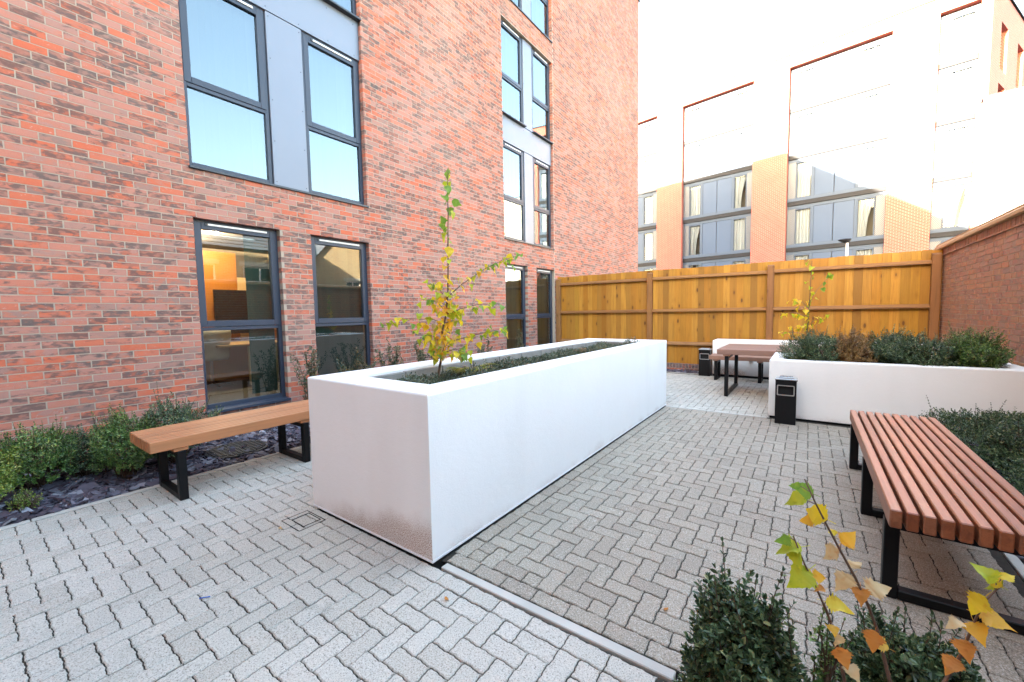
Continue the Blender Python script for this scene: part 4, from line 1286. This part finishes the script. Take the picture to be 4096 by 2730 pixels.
# street lamp beyond the fence
sl = thing('street_lamp', 'slim pale street lamp with flat black head behind the fence', 'street lamp', (.82, 15.0, 0))
part('pole', MB().tube([(.823, 15.0, 0), (.823, 15.0, 3.30)], [.040, .032], 10), 'vent_white', sl)
hd = MB()
ring = [(-.24, -.05), (-.18, -.10), (-.02, -.13), (.08, -.10), (.11, -.05), (.11, .05), (.08, .10), (-.02, .13), (-.18, .10), (-.24, .05)]
n = len(ring)
hd.add([(.823 + p[0] * .85, 15 + p[1] * .85, 3.375) for p in ring] + [(.823 + p[0] * .7, 15 + p[1] * .65, 3.40) for p in ring] + [(.823 + p[0] * .28, 15 + p[1] * .45, 3.29) for p in ring],
       [tuple(range(n, 2 * n)), tuple(range(3 * n - 1, 2 * n - 1, -1))] + [(i, (i + 1) % n, n + (i + 1) % n, n + i) for i in range(n)] + [(2 * n + i, 2 * n + (i + 1) % n, (i + 1) % n, i) for i in range(n)])
part('lamp_head', hd, 'fascia', sl)

# sunlit houses across the boundary wall (they show in the window reflections)
def house(label, x0, x1, y0, y1, eave, ridge, along, wins):
    h = thing('brick_house', label, 'house', ((x0 + x1) / 2, (y0 + y1) / 2, 0), 'houses beyond the boundary wall')
    wmb = MB()
    rect_sheet(wmb, [y0, y1] + [w[i] for w in wins for i in (0, 1)], [-.05, eave] + [w[i] for w in wins for i in (2, 3)], wins, lambda u, v, d: (x0 + d, u, v), .12)
    wmb.add([(x0, y0, -.05), (x1, y0, -.05), (x1, y0, eave), (x0, y0, eave)], [(0, 1, 2, 3)])
    wmb.add([(x0, y1, -.05), (x1, y1, -.05), (x1, y1, eave), (x0, y1, eave)], [(3, 2, 1, 0)])
    wmb.add([(x1, y0, -.05), (x1, y1, -.05), (x1, y1, eave), (x1, y0, eave)], [(0, 1, 2, 3)])
    if along == 'y':
        xm = (x0 + x1) / 2
        for yy in (y0, y1): wmb.add([(x0, yy, eave), (x1, yy, eave), (xm, yy, ridge)], [(0, 1, 2)])
        slopes = [((x0 - .2, eave - .1), (xm, ridge)), ((xm, ridge), (x1 + .2, eave - .1))]
        rm = MB()
        for (a, b) in slopes:
            rows = 14
            for k in range(rows):
                t0, t1 = k / rows, (k + 1) / rows
                f = lambda t, o: (a[0] + (b[0] - a[0]) * t, a[1] + (b[1] - a[1]) * t + o)
                A_, B_ = f(t0, .02 if a[1] > b[1] else .05), f(t1, .05 if a[1] > b[1] else .02)
                rm.add([(A_[0], y0 - .15, A_[1]), (A_[0], y1 + .15, A_[1]), (B_[0], y1 + .15, B_[1]), (B_[0], y0 - .15, B_[1])], [(0, 1, 2, 3)])
    else:
        ym = (y0 + y1) / 2
        for xx in (x0, x1): wmb.add([(xx, y0, eave), (xx, y1, eave), (xx, ym, ridge)], [(0, 1, 2)])
        rm = MB()
        for (a, b) in (((y0 - .2, eave - .1), (ym, ridge)), ((y1 + .2, eave - .1), (ym, ridge))):
            rm.add([(x0 - .15, a[0], a[1] + .03), (x1 + .15, a[0], a[1] + .03), (x1 + .15, b[0], b[1] + .03), (x0 - .15, b[0], b[1] + .03)], [(0, 1, 2, 3)])
    part('wall', wmb, 'buff_brick', h)
    part('roof', rm, 'slate', h)
    for w in wins:
        fm = MB()
        for qd in ((w[0], w[0] + .07, w[2], w[3]), (w[1] - .07, w[1], w[2], w[3]), (w[0] + .0705, w[1] - .0705, w[2], w[2] + .07), (w[0] + .0705, w[1] - .0705, w[3] - .07, w[3]), ((w[0] + w[1]) / 2 - .03, (w[0] + w[1]) / 2 + .03, w[2] + .0705, w[3] - .0705)):
            fm.box(x0 + .06, x0 + .11, *qd)
        wo_ = part('window', fm, 'vent_white', h)
        part('pane', MB().add([(x0 + .09, w[0], w[2]), (x0 + .09, w[1], w[2]), (x0 + .09, w[1], w[3]), (x0 + .09, w[0], w[3])], [(0, 1, 2, 3)]), 'screen', wo_)
        part('lintel', MB().box(x0 - .02, x0 + .1, w[0] - .15, w[1] + .15, w[3] + .001, w[3] + .2), 'concrete', wo_)
house('buff brick house with slate roof reflected in the first ground floor window', 9.0, 15.5, 4.4, 11.0, 4.75, 7.3, 'y', [(6.3, 7.3, 2.6, 3.9), (8.4, 9.9, 2.6, 3.9)])
house('gabled buff brick house reflected in the second ground floor window', 10.5, 17.0, 12.2, 17.5, 4.2, 7.2, 'x', [(14.6, 15.6, 2.4, 3.6)])
# ------------------------------------------------------------------ plants
def leaf_mesh(name, P, D, Nn, L, Wd, mat, fold=.35):
    """many small folded leaves: base points P, directions D, face normals Nn, lengths L, widths Wd"""
    D = D / np.linalg.norm(D, axis=1, keepdims=True)
    Sd = np.cross(D, Nn); Sd /= np.linalg.norm(Sd, axis=1, keepdims=True) + 1e-9
    Up = np.cross(Sd, D)
    L = L[:, None]; Wd = Wd[:, None]
    n = len(P)
    V = np.zeros((n, 6, 3))
    V[:, 0] = P
    V[:, 1] = P + D * L * .34 + Sd * Wd * .5 + Up * Wd * fold * .5
    V[:, 2] = P + D * L * .74 + Sd * Wd * .40 + Up * Wd * fold * .4
    V[:, 3] = P + D * L - Up * L * .06
    V[:, 4] = P + D * L * .74 - Sd * Wd * .40 + Up * Wd * fold * .4
    V[:, 5] = P + D * L * .34 - Sd * Wd * .5 + Up * Wd * fold * .5
    F = np.array([(0, 1, 2, 3), (0, 3, 4, 5)])
    FF = (F[None] + (np.arange(n) * 6)[:, None, None]).reshape(-1, 4)
    return np_mesh(name, V.reshape(-1, 3), FF, mat)
def unit(v): return v / (np.linalg.norm(v, axis=-1, keepdims=True) + 1e-9)
def twig_leaves(tips, dirs, tl, nodes, ll, lw, spread=1.0):
    """opposite leaf pairs along each twig, decussate; returns P, D, N, L, W"""
    Ps, Ds, Ns, Ls, Ws = [], [], [], [], []
    a = unit(np.cross(dirs, unit(nrg.normal(size=dirs.shape))))
    b = np.cross(dirs, a)
    for k in range(nodes):
        t = (k + .3) / nodes
        base = tips - dirs * (tl * (1 - t))[:, None]
        ax = a if k % 2 == 0 else b
        for s in (1, -1):
            d = unit(dirs * (.45 + .5 * t) + ax * s * spread + nrg.normal(size=dirs.shape) * .22)
            nn = unit(dirs + nrg.normal(size=dirs.shape) * .3)
            Ps.append(base); Ds.append(d); Ns.append(nn)
            sz = ll * nrg.uniform(.75, 1.2, len(tips)) * (1.0 - .35 * t ** 3)
            Ls.append(sz); Ws.append(sz * lw)
    # terminal leaf pair
    for s in (1, -1):
        Ps.append(tips); Ds.append(unit(dirs + a * s * .35)); Ns.append(unit(a * -s + dirs * .2)); sz = ll * .7 * np.ones(len(tips)); Ls.append(sz); Ws.append(sz * lw)
    return np.concatenate(Ps), np.concatenate(Ds), np.concatenate(Ns), np.concatenate(Ls), np.concatenate(Ws)
def shrub(label, c, rx, ry, h, ntw, ll, mat, group, sprigs=12, lw=.52, nodes=5, name='box_shrub', z0=0.0, tl=.09, lump=.3, lo=-.25):
    root = thing(name, label, 'shrub', (c[0], c[1], z0), group)
    th = nrg.uniform(0, 2 * np.pi, ntw); u = nrg.uniform(lo, 1, ntw)
    r = np.sqrt(1 - np.clip(u, -1, 1) ** 2)
    d = np.stack([r * np.cos(th), r * np.sin(th), u], 1)
    ph = nrg.uniform(0, 6, 6)
    lf = 1 + lump * (np.sin(th * 3 + ph[0] + u * 2) * .5 + np.sin(th * 5 + ph[1] - u * 4) * .35 + np.sin(u * 6 + ph[2] + th) * .4)
    rad = nrg.uniform(.45, 1.0, ntw) ** .45 * lf
    cz = z0 + h * .42
    tips = np.stack([c[0] + d[:, 0] * rad * rx, c[1] + d[:, 1] * rad * ry, cz + d[:, 2] * rad * h * .58], 1)
    tips[:, 2] = np.maximum(tips[:, 2], z0 + .03)
    dirs = unit(d * np.array([1, 1, .8]) + np.array([0, 0, .75]) + nrg.normal(size=d.shape) * .35)
    tls = np.full(ntw, tl) * nrg.uniform(.7, 1.3, ntw)
    P, D, N_, L, W_ = twig_leaves(tips, dirs, tls, nodes, ll, lw)
    # longer shoots standing clear of the outline
    sp = []
    if sprigs:
        k = nrg.choice(np.where(u > .2)[0], sprigs, replace=False)
        st = tips[k]; sd = unit(dirs[k] * .5 + np.array([0, 0, 1.0]) + nrg.normal(size=(sprigs, 3)) * .18)
        sl_ = nrg.uniform(.08, .17, sprigs) * (h / .5) ** .5
        q = twig_leaves(st + sd * sl_[:, None], sd, sl_ * 1.2, 7, ll * .85, lw, .8)
        P, D, N_, L, W_ = [np.concatenate(z) for z in zip((P, D, N_, L, W_), q)]
        sp = [(st[i], st[i] + sd[i] * sl_[i]) for i in range(sprigs)]
    link('foliage', leaf_mesh('foliage', P, D, N_, L, W_, mat), root, kind='stuff')
    sm = MB()
    for i in nrg.choice(ntw, min(ntw, 60), replace=False):
        p = tips[i]; b0 = np.array([c[0] + nrg.normal() * .03, c[1] + nrg.normal() * .03, z0 - .02])
        mid = b0 + (p - b0) * .5 + np.array([0, 0, .03])
        sm.tube([b0, mid, p], [.006, .004, .0015], 4, False)
    for (a, b) in sp: sm.tube([a - (b - a) * .6, b], [.002, .001], 4, False)
    part('stem', sm, 'bark', root, kind='stuff')
    return root
GL = 'clipped shrubs in the left slate bed'
shrub('bright lime green box shrub at the left edge of the picture', (-5.16, .0), .38, .30, .54, 640, .026, 'box_leaf_lime', GL, 14)
shrub('green box shrub second from the left edge, against the brick wall', (-5.55, .42), .40, .30, .56, 640, .025, 'box_leaf_green', GL, 20)
shrub('low dark box shrub between two fuller shrubs below the brick wall', (-5.58, .74), .30, .24, .46, 420, .025, 'box_leaf', GL, 14)
shrub('full green box shrub spilling over the slate near the bench end', (-5.22, .95), .40, .28, .60, 820, .025, 'box_leaf_green', GL, 22)
shrub('dark box shrub half hidden behind the near end of the left bench', (-5.32, 1.36), .40, .36, .64, 850, .025, 'box_leaf', GL, 20)
shrub('tiny yellowing box seedling in the slate at the left edge', (-4.98, .30), .10, .10, .16, 50, .02, 'box_leaf_lime', GL, 3)
# shrubs in the low right planter
GR = 'shrubs in the low right planter'
zq = QH - .075
shrub('dark green box shrub nearest the birch in the right planter', (.08, 7.02), .36, .38, .44, 950, .025, 'box_leaf', GR, 12, z0=zq, lo=-.75)
shrub('dead brown box shrub among the green ones in the right planter', (.48, 6.98), .24, .30, .46, 700, .026, 'leaf_brown', GR, 10, z0=zq, lo=-.75)
shrub('dense dark box shrub to the right of the brown one', (.84, 7.04), .32, .36, .46, 950, .025, 'box_leaf', GR, 10, z0=zq, lo=-.75)
shrub('wide grey green box shrub in the middle of the right planter', (1.18, 7.02), .34, .36, .41, 950, .025, 'box_leaf', GR, 12, z0=zq, lo=-.75)
shrub('pointed green box shrub beside the boundary wall', (1.58, 7.02), .29, .32, .48, 950, .025, 'box_leaf_green', GR, 12, z0=zq, lo=-.75)
# right bed and the near bed
GN = 'box shrubs beside the right bench'
shrub('broad dark box shrub behind the right bench', (1.50, 5.55), .52, .78, .52, 2600, .024, 'box_leaf', GN, 30)
shrub('dark box shrub at the right edge behind the bench slats', (1.62, 4.25), .46, .6, .46, 1700, .024, 'box_leaf', GN, 18)
GF = 'box shrubs in the foreground bed'
shrub('full blue green box shrub at the bottom of the picture, left of the birch shoots', (-.135, 1.40), .175, .185, .60, 900, .030, 'box_leaf', GF, 16, .5, 5, tl=.085, lump=.26)
shrub('smaller box shrub at the bottom right behind the birch shoots', (.31, 1.90), .19, .17, .36, 640, .029, 'box_leaf', GF, 14, .5, 5, tl=.08, lump=.3)
shrub('thin upright box shoot between the two foreground shrubs', (.07, 1.66), .05, .05, .44, 26, .021, 'box_leaf_green', GF, 4, .5, 6, tl=.1)
# loose evergreen shrubs between planter and wall
def leggy(label, c, h, w, n, ll, mat, z0=0.0):
    root = thing('evergreen_shrub', label, 'shrub', (c[0], c[1], z0), 'loose shrubs along the brick wall')
    sm = MB(); T, Dd = [], []
    for k in range(n):
        a = rng.uniform(0, 6.3); r_ = rng.uniform(.2, 1) * w
        top = np.array([c[0] + r_ * math.cos(a) * .6, c[1] + r_ * math.sin(a), z0 + h * rng.uniform(.6, 1.0)])
        b0 = np.array([c[0] + rng.uniform(-.04, .04), c[1] + rng.uniform(-.04, .04), z0])
        mid = (b0 + top) / 2 + np.array([rng.uniform(-.05, .05), rng.uniform(-.05, .05), .05])
        sm.tube([b0, mid, top], [.007, .005, .002], 5, False)
        for j in range(9):
            t = .35 + .65 * j / 8
            p = (mid + (top - mid) * ((t - .5) * 2)) if t > .5 else (b0 + (mid - b0) * t * 2)
            dd = np.array([rng.gauss(0, .6), rng.gauss(0, .6), .6]); dd /= np.linalg.norm(dd)
            T.append(p + dd * .06); Dd.append(dd)
    T, Dd = np.array(T), np.array(Dd)
    q = twig_leaves(T, Dd, np.full(len(T), .1), 4, ll, .5)
    link('foliage', leaf_mesh('foliage', *q, mat), root, kind='stuff')
    part('stem', sm, 'bark', root, kind='stuff')
for (c, h, w, n, lab) in (((-5.62, 2.95), 1.08, .26, 9, 'tall sparse evergreen shrub between the first and second ground floor windows'),
                         ((-5.55, 3.62), .98, .36, 11, 'sparse evergreen shrub below the second ground floor window'),
                         ((-5.6, 4.35), 1.02, .34, 13, 'bushier evergreen shrub at the right side of the second window'),
                         ((-5.6, 5.15), 1.0, .36, 13, 'bronze evergreen shrub behind the birch against the brick wall'),
                         ((-5.6, 6.7), .98, .30, 9, 'evergreen shrub against the wall to the right of the birch'),
                         ((-5.55, 8.05), 1.2, .16, 5, 'slim climbing shrub at the edge of the third ground floor window')):
    leggy(lab, c, h, w, n, .046, 'leaf_holly')
tw = thing('bare_twigs', 'small bare twiggy seedling beside the first window sill', 'plant', (-5.75, 1.68, 0))
sm = MB()
for k in range(9):
    a = rng.uniform(0, 6.3); top = (-5.75 + .12 * math.cos(a), 1.68 + .14 * math.sin(a), rng.uniform(.3, .62))
    sm.tube([(-5.75, 1.68, 0), (-5.75 + .05 * math.cos(a), 1.68 + .06 * math.sin(a), top[2] * .55), top], [.005, .004, .0015], 4, False)
part('stem', sm, 'bark', tw)
q = twig_leaves(np.array([[-5.70, 1.66, .33], [-5.72, 1.7, .3]]), np.array([[.5, 0, .85], [.3, .4, .8]]), np.array([.05, .05]), 3, .03, .55)
link('leaf', leaf_mesh('leaf', *q, 'box_leaf_lime'), tw)

# young birches: every leaf its own piece
def birch_leaf(name, mat, seed):
    r_ = random.Random(seed)
    out = [(0, 0)]
    half = [(.06, .22), (.14, .40), (.26, .52), (.36, .50), (.5, .40), (.66, .27), (.82, .13)]
    hv = []
    for (t, w) in half:
        hv.append((t, w * r_.uniform(.88, 1.08)))
        hv.append((t + .035, w * r_.uniform(.72, .86)))
    vs = [(0, 0, 0), (.5, 0, -.02), (1.0, r_.uniform(-.05, .05), -.12)]
    mid = 1
    cup, tw = r_.uniform(.1, .75), r_.uniform(-.9, .9)
    def put(t, w):
        z = abs(w) * cup - .34 * t * t + tw * w * t + .06 * math.sin(9 * t + seed) * (.4 + abs(w)) + .05 * math.sin(14 * w + seed * 2)
        return (t, w, z)
    n = len(hv)
    A = [put(t, w) for t, w in hv]; B_ = [put(t, -w) for t, w in hv]
    spine = [(t, 0, -.34 * t * t) for t, w in hv]
    vs = [(0, 0, 0)] + A + B_ + spine + [(1.02, 0, -.36)]
    f = []
    tip = 1 + 3 * n
    f.append((0, 1 + 2 * n, 1)); f.append((0, 1 + n, 1 + 2 * n))
    for i in range(n - 1):
        f.append((1 + i, 1 + 2 * n + i, 2 + 2 * n + i, 2 + i)); f.append((1 + n + i, 2 + n + i, 2 + 2 * n + i, 1 + 2 * n + i))
    f.append((n, 3 * n, tip)); f.append((2 * n, tip, 3 * n))
    k = len(vs)
    vs += [(-.32, .012, .03), (-.32, -.012, .03), (0, .012, 0), (0, -.012, 0)]
    f.append((k, k + 1, k + 3, k + 2))
    mb = MB().add(vs, f)
    return mb.mesh(name, mat, True)
LEAF = {c: [birch_leaf('leaf', BIRCH[c], hash(c) % 50 + i * 7) for i in range(3)] for c in 'ghyotr'} if False else {c: [birch_leaf('leaf', BIRCH[c], ord(c) + i * 7) for i in range(3)] for c in 'ghyotr'}
def put_leaf(root, p, size, col, droop=.5, az=None, roll=None, pitch=None):
    o = link('leaf', rng.choice(LEAF[col]), root, loc=tuple(p))
    az = rng.uniform(0, 6.28) if az is None else az
    pitch = rng.uniform(-.2, 1.2) * droop + .2 if pitch is None else pitch
    o.rotation_euler = (rng.uniform(-.8, .8) if roll is None else roll, pitch, az)
    o.scale = (size, size, size)
    return o
def sapling(name, label, trunk, rad, branches, leaves_for, group='young birches'):
    root = thing(name, label, 'tree', trunk[0], group)
    tm = MB(); n = len(trunk)
    tm.tube(trunk, [rad[0] + (rad[1] - rad[0]) * i / (n - 1) for i in range(n)], 7)
    part('trunk', tm, 'bark', root, True)
    for b in branches:
        bm = MB(); m_ = len(b)
        bm.tube(b, [rad[0] * .42 * (1 - .75 * i / (m_ - 1)) for i in range(m_)], 5)
        part('branch', bm, 'twig', root, True)
    return root
trunk = [(-2.70, 2.60, .84), (-2.717, 2.61, .931), (-2.696, 2.641, 1.113), (-2.688, 2.657, 1.243), (-2.696, 2.66, 1.347), (-2.678, 2.683, 1.451), (-2.67, 2.698, 1.568), (-2.666, 2.714, 1.723), (-2.67, 2.731, 1.958), (-2.679, 2.747, 2.218), (-2.682, 2.761, 2.413), (-2.692, 2.77, 2.608), (-2.692, 2.787, 2.816)]
brs = [[(-2.667, 2.707, 1.645), (-2.587, 2.805, 1.756), (-2.436, 2.957, 1.899), (-2.303, 3.091, 1.991), (-2.227, 3.18, 2.019)],
       [(-2.674, 2.689, 1.49), (-2.541, 2.748, 1.539), (-2.394, 2.815, 1.574), (-2.229, 2.894, 1.577)],
       [(-2.672, 2.701, 1.62), (-2.757, 2.681, 1.74), (-2.851, 2.648, 1.789)],
       [(-2.682, 2.676, 1.412), (-2.743, 2.586, 1.447), (-2.88, 2.439, 1.457), (-3.063, 2.256, 1.45)],
       [(-2.674, 2.691, 1.516), (-2.801, 2.7, 1.61), (-2.977, 2.668, 1.636)],
       [(-2.691, 2.654, 1.23), (-2.714, 2.551, 1.301), (-2.78, 2.412, 1.32)],
       [(-2.69, 2.652, 1.191), (-2.625, 2.75, 1.252), (-2.501, 2.89, 1.299), (-2.374, 3.031, 1.334), (-2.299, 3.133, 1.344)],
       [(-2.693, 2.645, 1.139), (-2.527, 2.645, 1.184), (-2.377, 2.628, 1.154)],
       [(-2.688, 2.672, 1.412), (-2.673, 2.808, 1.435), (-2.7, 2.917, 1.487)],
       [(-2.694, 2.655, 1.269), (-2.687, 2.591, 1.183), (-2.66, 2.546, 1.149)]]
sp = sapling('young_birch', 'young birch with green top and orange lower leaves in the long planter', trunk, (.013, .003), brs, None)
def along(path, t):
    n = len(path) - 1; x = min(t * n, n - 1e-6); i = int(x); f = x - i
    a, b = path[i], path[i + 1]
    return tuple(a[k] + (b[k] - a[k]) * f for k in range(3))
for k in range(30):      # leaves up the leader
    t = .40 + .60 * (k / 29)
    p = along(trunk, t)
    z = p[2]
    col = rng.choice('gghhg' if z > 2.3 else ('hgyh' if z > 1.95 else 'yyhoo'))
    put_leaf(sp, (p[0] + rng.uniform(-.03, .03), p[1] + rng.uniform(-.03, .03), z + rng.uniform(-.02, .02)), rng.uniform(.065, .105), col, 1.0)
for k in range(42):      # dense warm leaves around the lower stem
    t = rng.uniform(.18, .52)
    p = along(trunk, t)
    put_leaf(sp, (p[0] + rng.gauss(0, .07), p[1] + rng.gauss(0, .07), p[2] + rng.uniform(-.05, .05)), rng.uniform(.06, .10), rng.choice('ooyyothr'), 1.0)
for bi, b in enumerate(brs):
    m_ = 28 if bi in (0, 6) else 20
    for k in range(m_):
        t = .12 + .88 * k / (m_ - 1)
        p = along(b, t)
        col = rng.choice('hgghy') if t > .55 else rng.choice('yyhto')
        put_leaf(sp, (p[0] + rng.gauss(0, .03), p[1] + rng.gauss(0, .03), p[2] + rng.gauss(-.01, .03)), rng.uniform(.05, .08), col, 1.0)
# second birch in the low right planter
tr2 = [(-.02, 7.28, .72), (-.005, 7.3, .913), (-.012, 7.3, 1.15), (-.002, 7.3, 1.416), (.008, 7.3, 1.75), (.019, 7.3, 2.157)]
br2 = [[(-.01, 7.3, 1.1), (-.15, 7.26, 1.14), (-.353, 7.22, 1.129)], [(-.004, 7.3, 1.36), (-.18, 7.34, 1.43), (-.359, 7.36, 1.408)], [(-.004, 7.3, 1.25), (.1, 7.25, 1.33), (.208, 7.22, 1.352)],
       [(0, 7.3, 1.55), (.09, 7.34, 1.75), (.2, 7.38, 1.9), (.263, 7.4, 1.986)], [(0, 7.3, 1.48), (-.1, 7.24, 1.6), (-.2, 7.2, 1.63)], [(-.008, 7.3, 1.2), (-.12, 7.36, 1.24), (-.22, 7.4, 1.2)]]
sp2 = sapling('young_birch', 'thin young birch with yellow leaves in the low right planter', tr2, (.010, .003), br2, None)
for k in range(16):
    p = along(tr2, .45 + .55 * k / 15)
    put_leaf(sp2, (p[0] + rng.gauss(0, .02), p[1] + rng.gauss(0, .02), p[2]), rng.uniform(.06, .085), rng.choice('ghh' if p[2] > 1.75 else 'yhy'), 1.0)
for b in br2:
    for k in range(9):
        p = along(b, .15 + .85 * k / 8)
        put_leaf(sp2, (p[0] + rng.gauss(0, .02), p[1] + rng.gauss(0, .02), p[2] + rng.gauss(-.01, .02)), rng.uniform(.06, .085), rng.choice('ghh' if p[2] > 1.7 else 'yyyoh'), 1.0)
# foreground shoots, each a young plant rooted in the near bed
def shoot(label, pts, base, leaves):
    root = thing('birch_shoot', label, 'plant', base, 'foreground birch shoots')
    path = [base] + pts
    m_ = len(path)
    tm = MB().tube(path, [.0048 - .0034 * i / (m_ - 1) for i in range(m_)], 7)
    part('stem', tm, 'twig', root, True)
    for (x, y, z, s, c) in leaves:
        # the stalk starts at the nearest point of the stem
        q = min((along(pts, i / 60) for i in range(61)), key=lambda p: (p[0] - x) ** 2 + (p[1] - y) ** 2 + (p[2] - z) ** 2)
        q = Vector(q); ctr_ = Vector((x, y, z)) + (Vector((0, 0, 1.49)) - Vector((x, y, z))) * 0.0
        d = ctr_ - q
        if d.length < .012: d = Vector((rng.uniform(-1, 1), rng.uniform(-.3, .3), -.4)).normalized() * .02
        dn = d.normalized()
        dn = (dn + Vector((0, 0, -.35))).normalized()
        start = ctr_ - dn * s * .5
        st = MB().tube([q, start], [.0013, .001], 5, False)
        part('leaf_stalk', st, 'twig', root)
        lf = put_leaf(root, start, s * .9, c)
        nn = (Vector((-x, -y, 1.49 - z)).normalized() * .8 + Vector((rng.gauss(0, .45), rng.gauss(0, .45), .5 + rng.gauss(0, .4)))).normalized()
        ax = (dn - nn * dn.dot(nn)).normalized()
        lf.rotation_euler = Matrix((ax, nn.cross(ax), nn)).transposed().to_euler()
    return root
shoot('tallest birch shoot with green and yellow leaves in front of the right bench',
      [(.197, 1.271, .509), (.177, 1.246, .613), (.147, 1.218, .749), (.124, 1.189, .822), (.099, 1.158, .89), (.071, 1.124, .956), (.043, 1.091, 1.024), (.022, 1.062, 1.078), (.002, 1.035, 1.135)], (.22, 1.30, -.03),
      [(.01, 1.08, 1.098, .048, 'g'), (-.012, 1.07, 1.105, .02, 'g'), (-.013, 1.075, 1.063, .052, 'h'), (.03, 1.105, 1.034, .058, 'y'), (.012, 1.106, 1.014, .035, 'o'), (.077, 1.149, .978, .045, 'o'), (.056, 1.135, .989, .022, 'y'), (.046, 1.126, .945, .05, 't'),
       (.1, 1.161, .922, .036, 't'), (.076, 1.14, .877, .055, 't'), (.112, 1.17, .84, .042, 'r'), (.146, 1.2, .856, .058, 't'), (.135, 1.19, .734, .05, 'r'), (.155, 1.22, .70, .04, 'o')])
shoot('shorter birch shoot with large lime green leaves left of the tallest one',
      [(.127, 1.22, .511), (.091, 1.186, .613), (.071, 1.165, .726), (.05, 1.14, .802), (.028, 1.113, .866), (.004, 1.085, .932), (-.015, 1.059, .996)], (.16, 1.25, -.03),
      [(-.036, 1.07, .978, .035, 'g'), (-.024, 1.074, .95, .06, 'h'), (0, 1.09, .935, .045, 'h'), (-.006, 1.087, .885, .07, 'h'), (.036, 1.112, .892, .036, 'o'), (.04, 1.112, .858, .024, 'r'), (.075, 1.135, .822, .055, 'y'), (.063, 1.13, .762, .03, 'o'), (.082, 1.131, .745, .036, 't'), (.081, 1.14, .705, .046, 'r'), (.103, 1.15, .669, .042, 't')])
shoot('bent birch shoot with orange leaves at the lower right corner',
      [(.245, 1.328, .488), (.285, 1.345, .594), (.309, 1.348, .669), (.32, 1.341, .734), (.328, 1.331, .79), (.336, 1.32, .834), (.349, 1.312, .87)], (.235, 1.33, -.03),
      [(.364, 1.32, .909, .035, 'y'), (.332, 1.31, .905, .05, 'h'), (.359, 1.32, .879, .038, 'y'), (.382, 1.33, .866, .056, 'h'), (.311, 1.306, .836, .058, 'y'), (.29, 1.32, .757, .042, 't'), (.327, 1.312, .758, .052, 'o'), (.356, 1.334, .778, .062, 'o'), (.305, 1.31, .714, .05, 'r'), (.291, 1.32, .663, .05, 'r')])

# ground cover and ferns in the long planter
n = 5200
gx = nrg.uniform(ix0 + .05, ix1 - .02, n); gy = nrg.uniform(iy0 + .03, iy1 - .03, n)
fx = (gx - ix0) / (ix1 - ix0)
patch = np.sin(gx * 9 + 1) * np.sin(gy * 5.3 + 1) * .5 + .5 + .35 * np.sin(gy * 11 + gx * 6)
hh = .02 + .14 * fx * np.clip(patch, .15, 1.2) + .02
keep = nrg.uniform(0, 1, n) < .35 + .65 * np.clip(fx * 1.3, 0, 1)
gx, gy, hh = gx[keep], gy[keep], hh[keep]; n = len(gx)
tips = np.stack([gx, gy, SOIL + hh * nrg.uniform(.35, 1.15, n)], 1)
dirs = unit(np.stack([nrg.normal(0, .6, n), nrg.normal(0, .6, n), np.full(n, .8)], 1))
q = twig_leaves(tips, dirs, np.full(n, .055), 2, .026, .5)
o = link('ground_cover', leaf_mesh('ground_cover', *q, 'cover_leaf')); o['kind'] = 'stuff'
tag(o, 'low grey green ground cover filling the long planter', 'ground cover')
def fern(label, c, r_, n, mat, z0=SOIL, name='fern_clump', up=.8):
    root = thing(name, label, 'plant', (c[0], c[1], z0), 'small clumps in the planters')
    sm = MB(); T, D, Nn, L, W_ = [], [], [], [], []
    for k in range(n):
        a = rng.uniform(0, 6.28); ln = r_ * rng.uniform(.6, 1.1)
        pts = []
        for j in range(8):
            t = j / 7
            pts.append(np.array([c[0] + math.cos(a) * ln * t, c[1] + math.sin(a) * ln * t, z0 + ln * up * (t * 1.5 - t * t * 1.0)]))
        sm.tube(pts, [.003 - .002 * j / 7 for j in range(8)], 4, False)
        sd = np.array([-math.sin(a), math.cos(a), 0])
        for j in range(1, 8):
            for m_ in (0, .5):
                p = pts[j] + (pts[min(j + 1, 7)] - pts[j]) * m_
                for s in (1, -1):
                    T.append(p); D.append(sd * s + (pts[j] - pts[j - 1]) / ln * 3 + np.array([0, 0, .1])); Nn.append((0, 0, 1)); l_ = ln * .26 * (1.15 - j / 8); L.append(l_); W_.append(l_ * .3)
    part('stem', sm, 'twig', root)
    link('frond', leaf_mesh('frond', np.array(T), np.array(D, dtype=float), np.array(Nn, dtype=float), np.array(L), np.array(W_), mat), root, kind='stuff')
fern('bright yellow green fern clump at the foot of the planter birch', (-2.45, 2.75), .26, 20, 'fern')
fern('rusty dry fern clump left of the birch stem in the planter', (-2.62, 2.98), .2, 12, 'leaf_brown')
fern('orange brown clump beside the yellow fern in the planter', (-2.28, 3.25), .2, 12, 'leaf_brown')
fern('yellow clump near the far end of the long planter', (-2.25, 5.35), .22, 14, 'fern')
fern('rusty clump at the far end of the long planter', (-2.42, 5.0), .2, 12, 'leaf_brown')
fern('fresh green clump at the far right corner of the long planter', (-2.13, 6.05), .17, 14, 'box_leaf_lime')
fern('yellow grassy clump at the left end of the low right planter', (-.12, 6.86), .17, 14, 'fern', QH - .06)

# fallen leaves on the paving
for (x, y, c, lab) in ((-1.50, 1.44, 'r', 'rusty fallen leaf on the light pavers by the edging strip'), (-.53, 2.02, 'r', 'red fallen leaf on the brown grey pavers near the foreground shrub'),
                       (-3.0, 1.30, 't', 'tan fallen leaf on the light pavers at the drain cover')):
    o = link('fallen_leaf', rng.choice(LEAF[c]), loc=(x, y, .008), rot=(0, .12, rng.uniform(0, 6)))
    o.scale = (.03, .03, .03)
    tag(o, lab, 'leaf', 'fallen leaves')
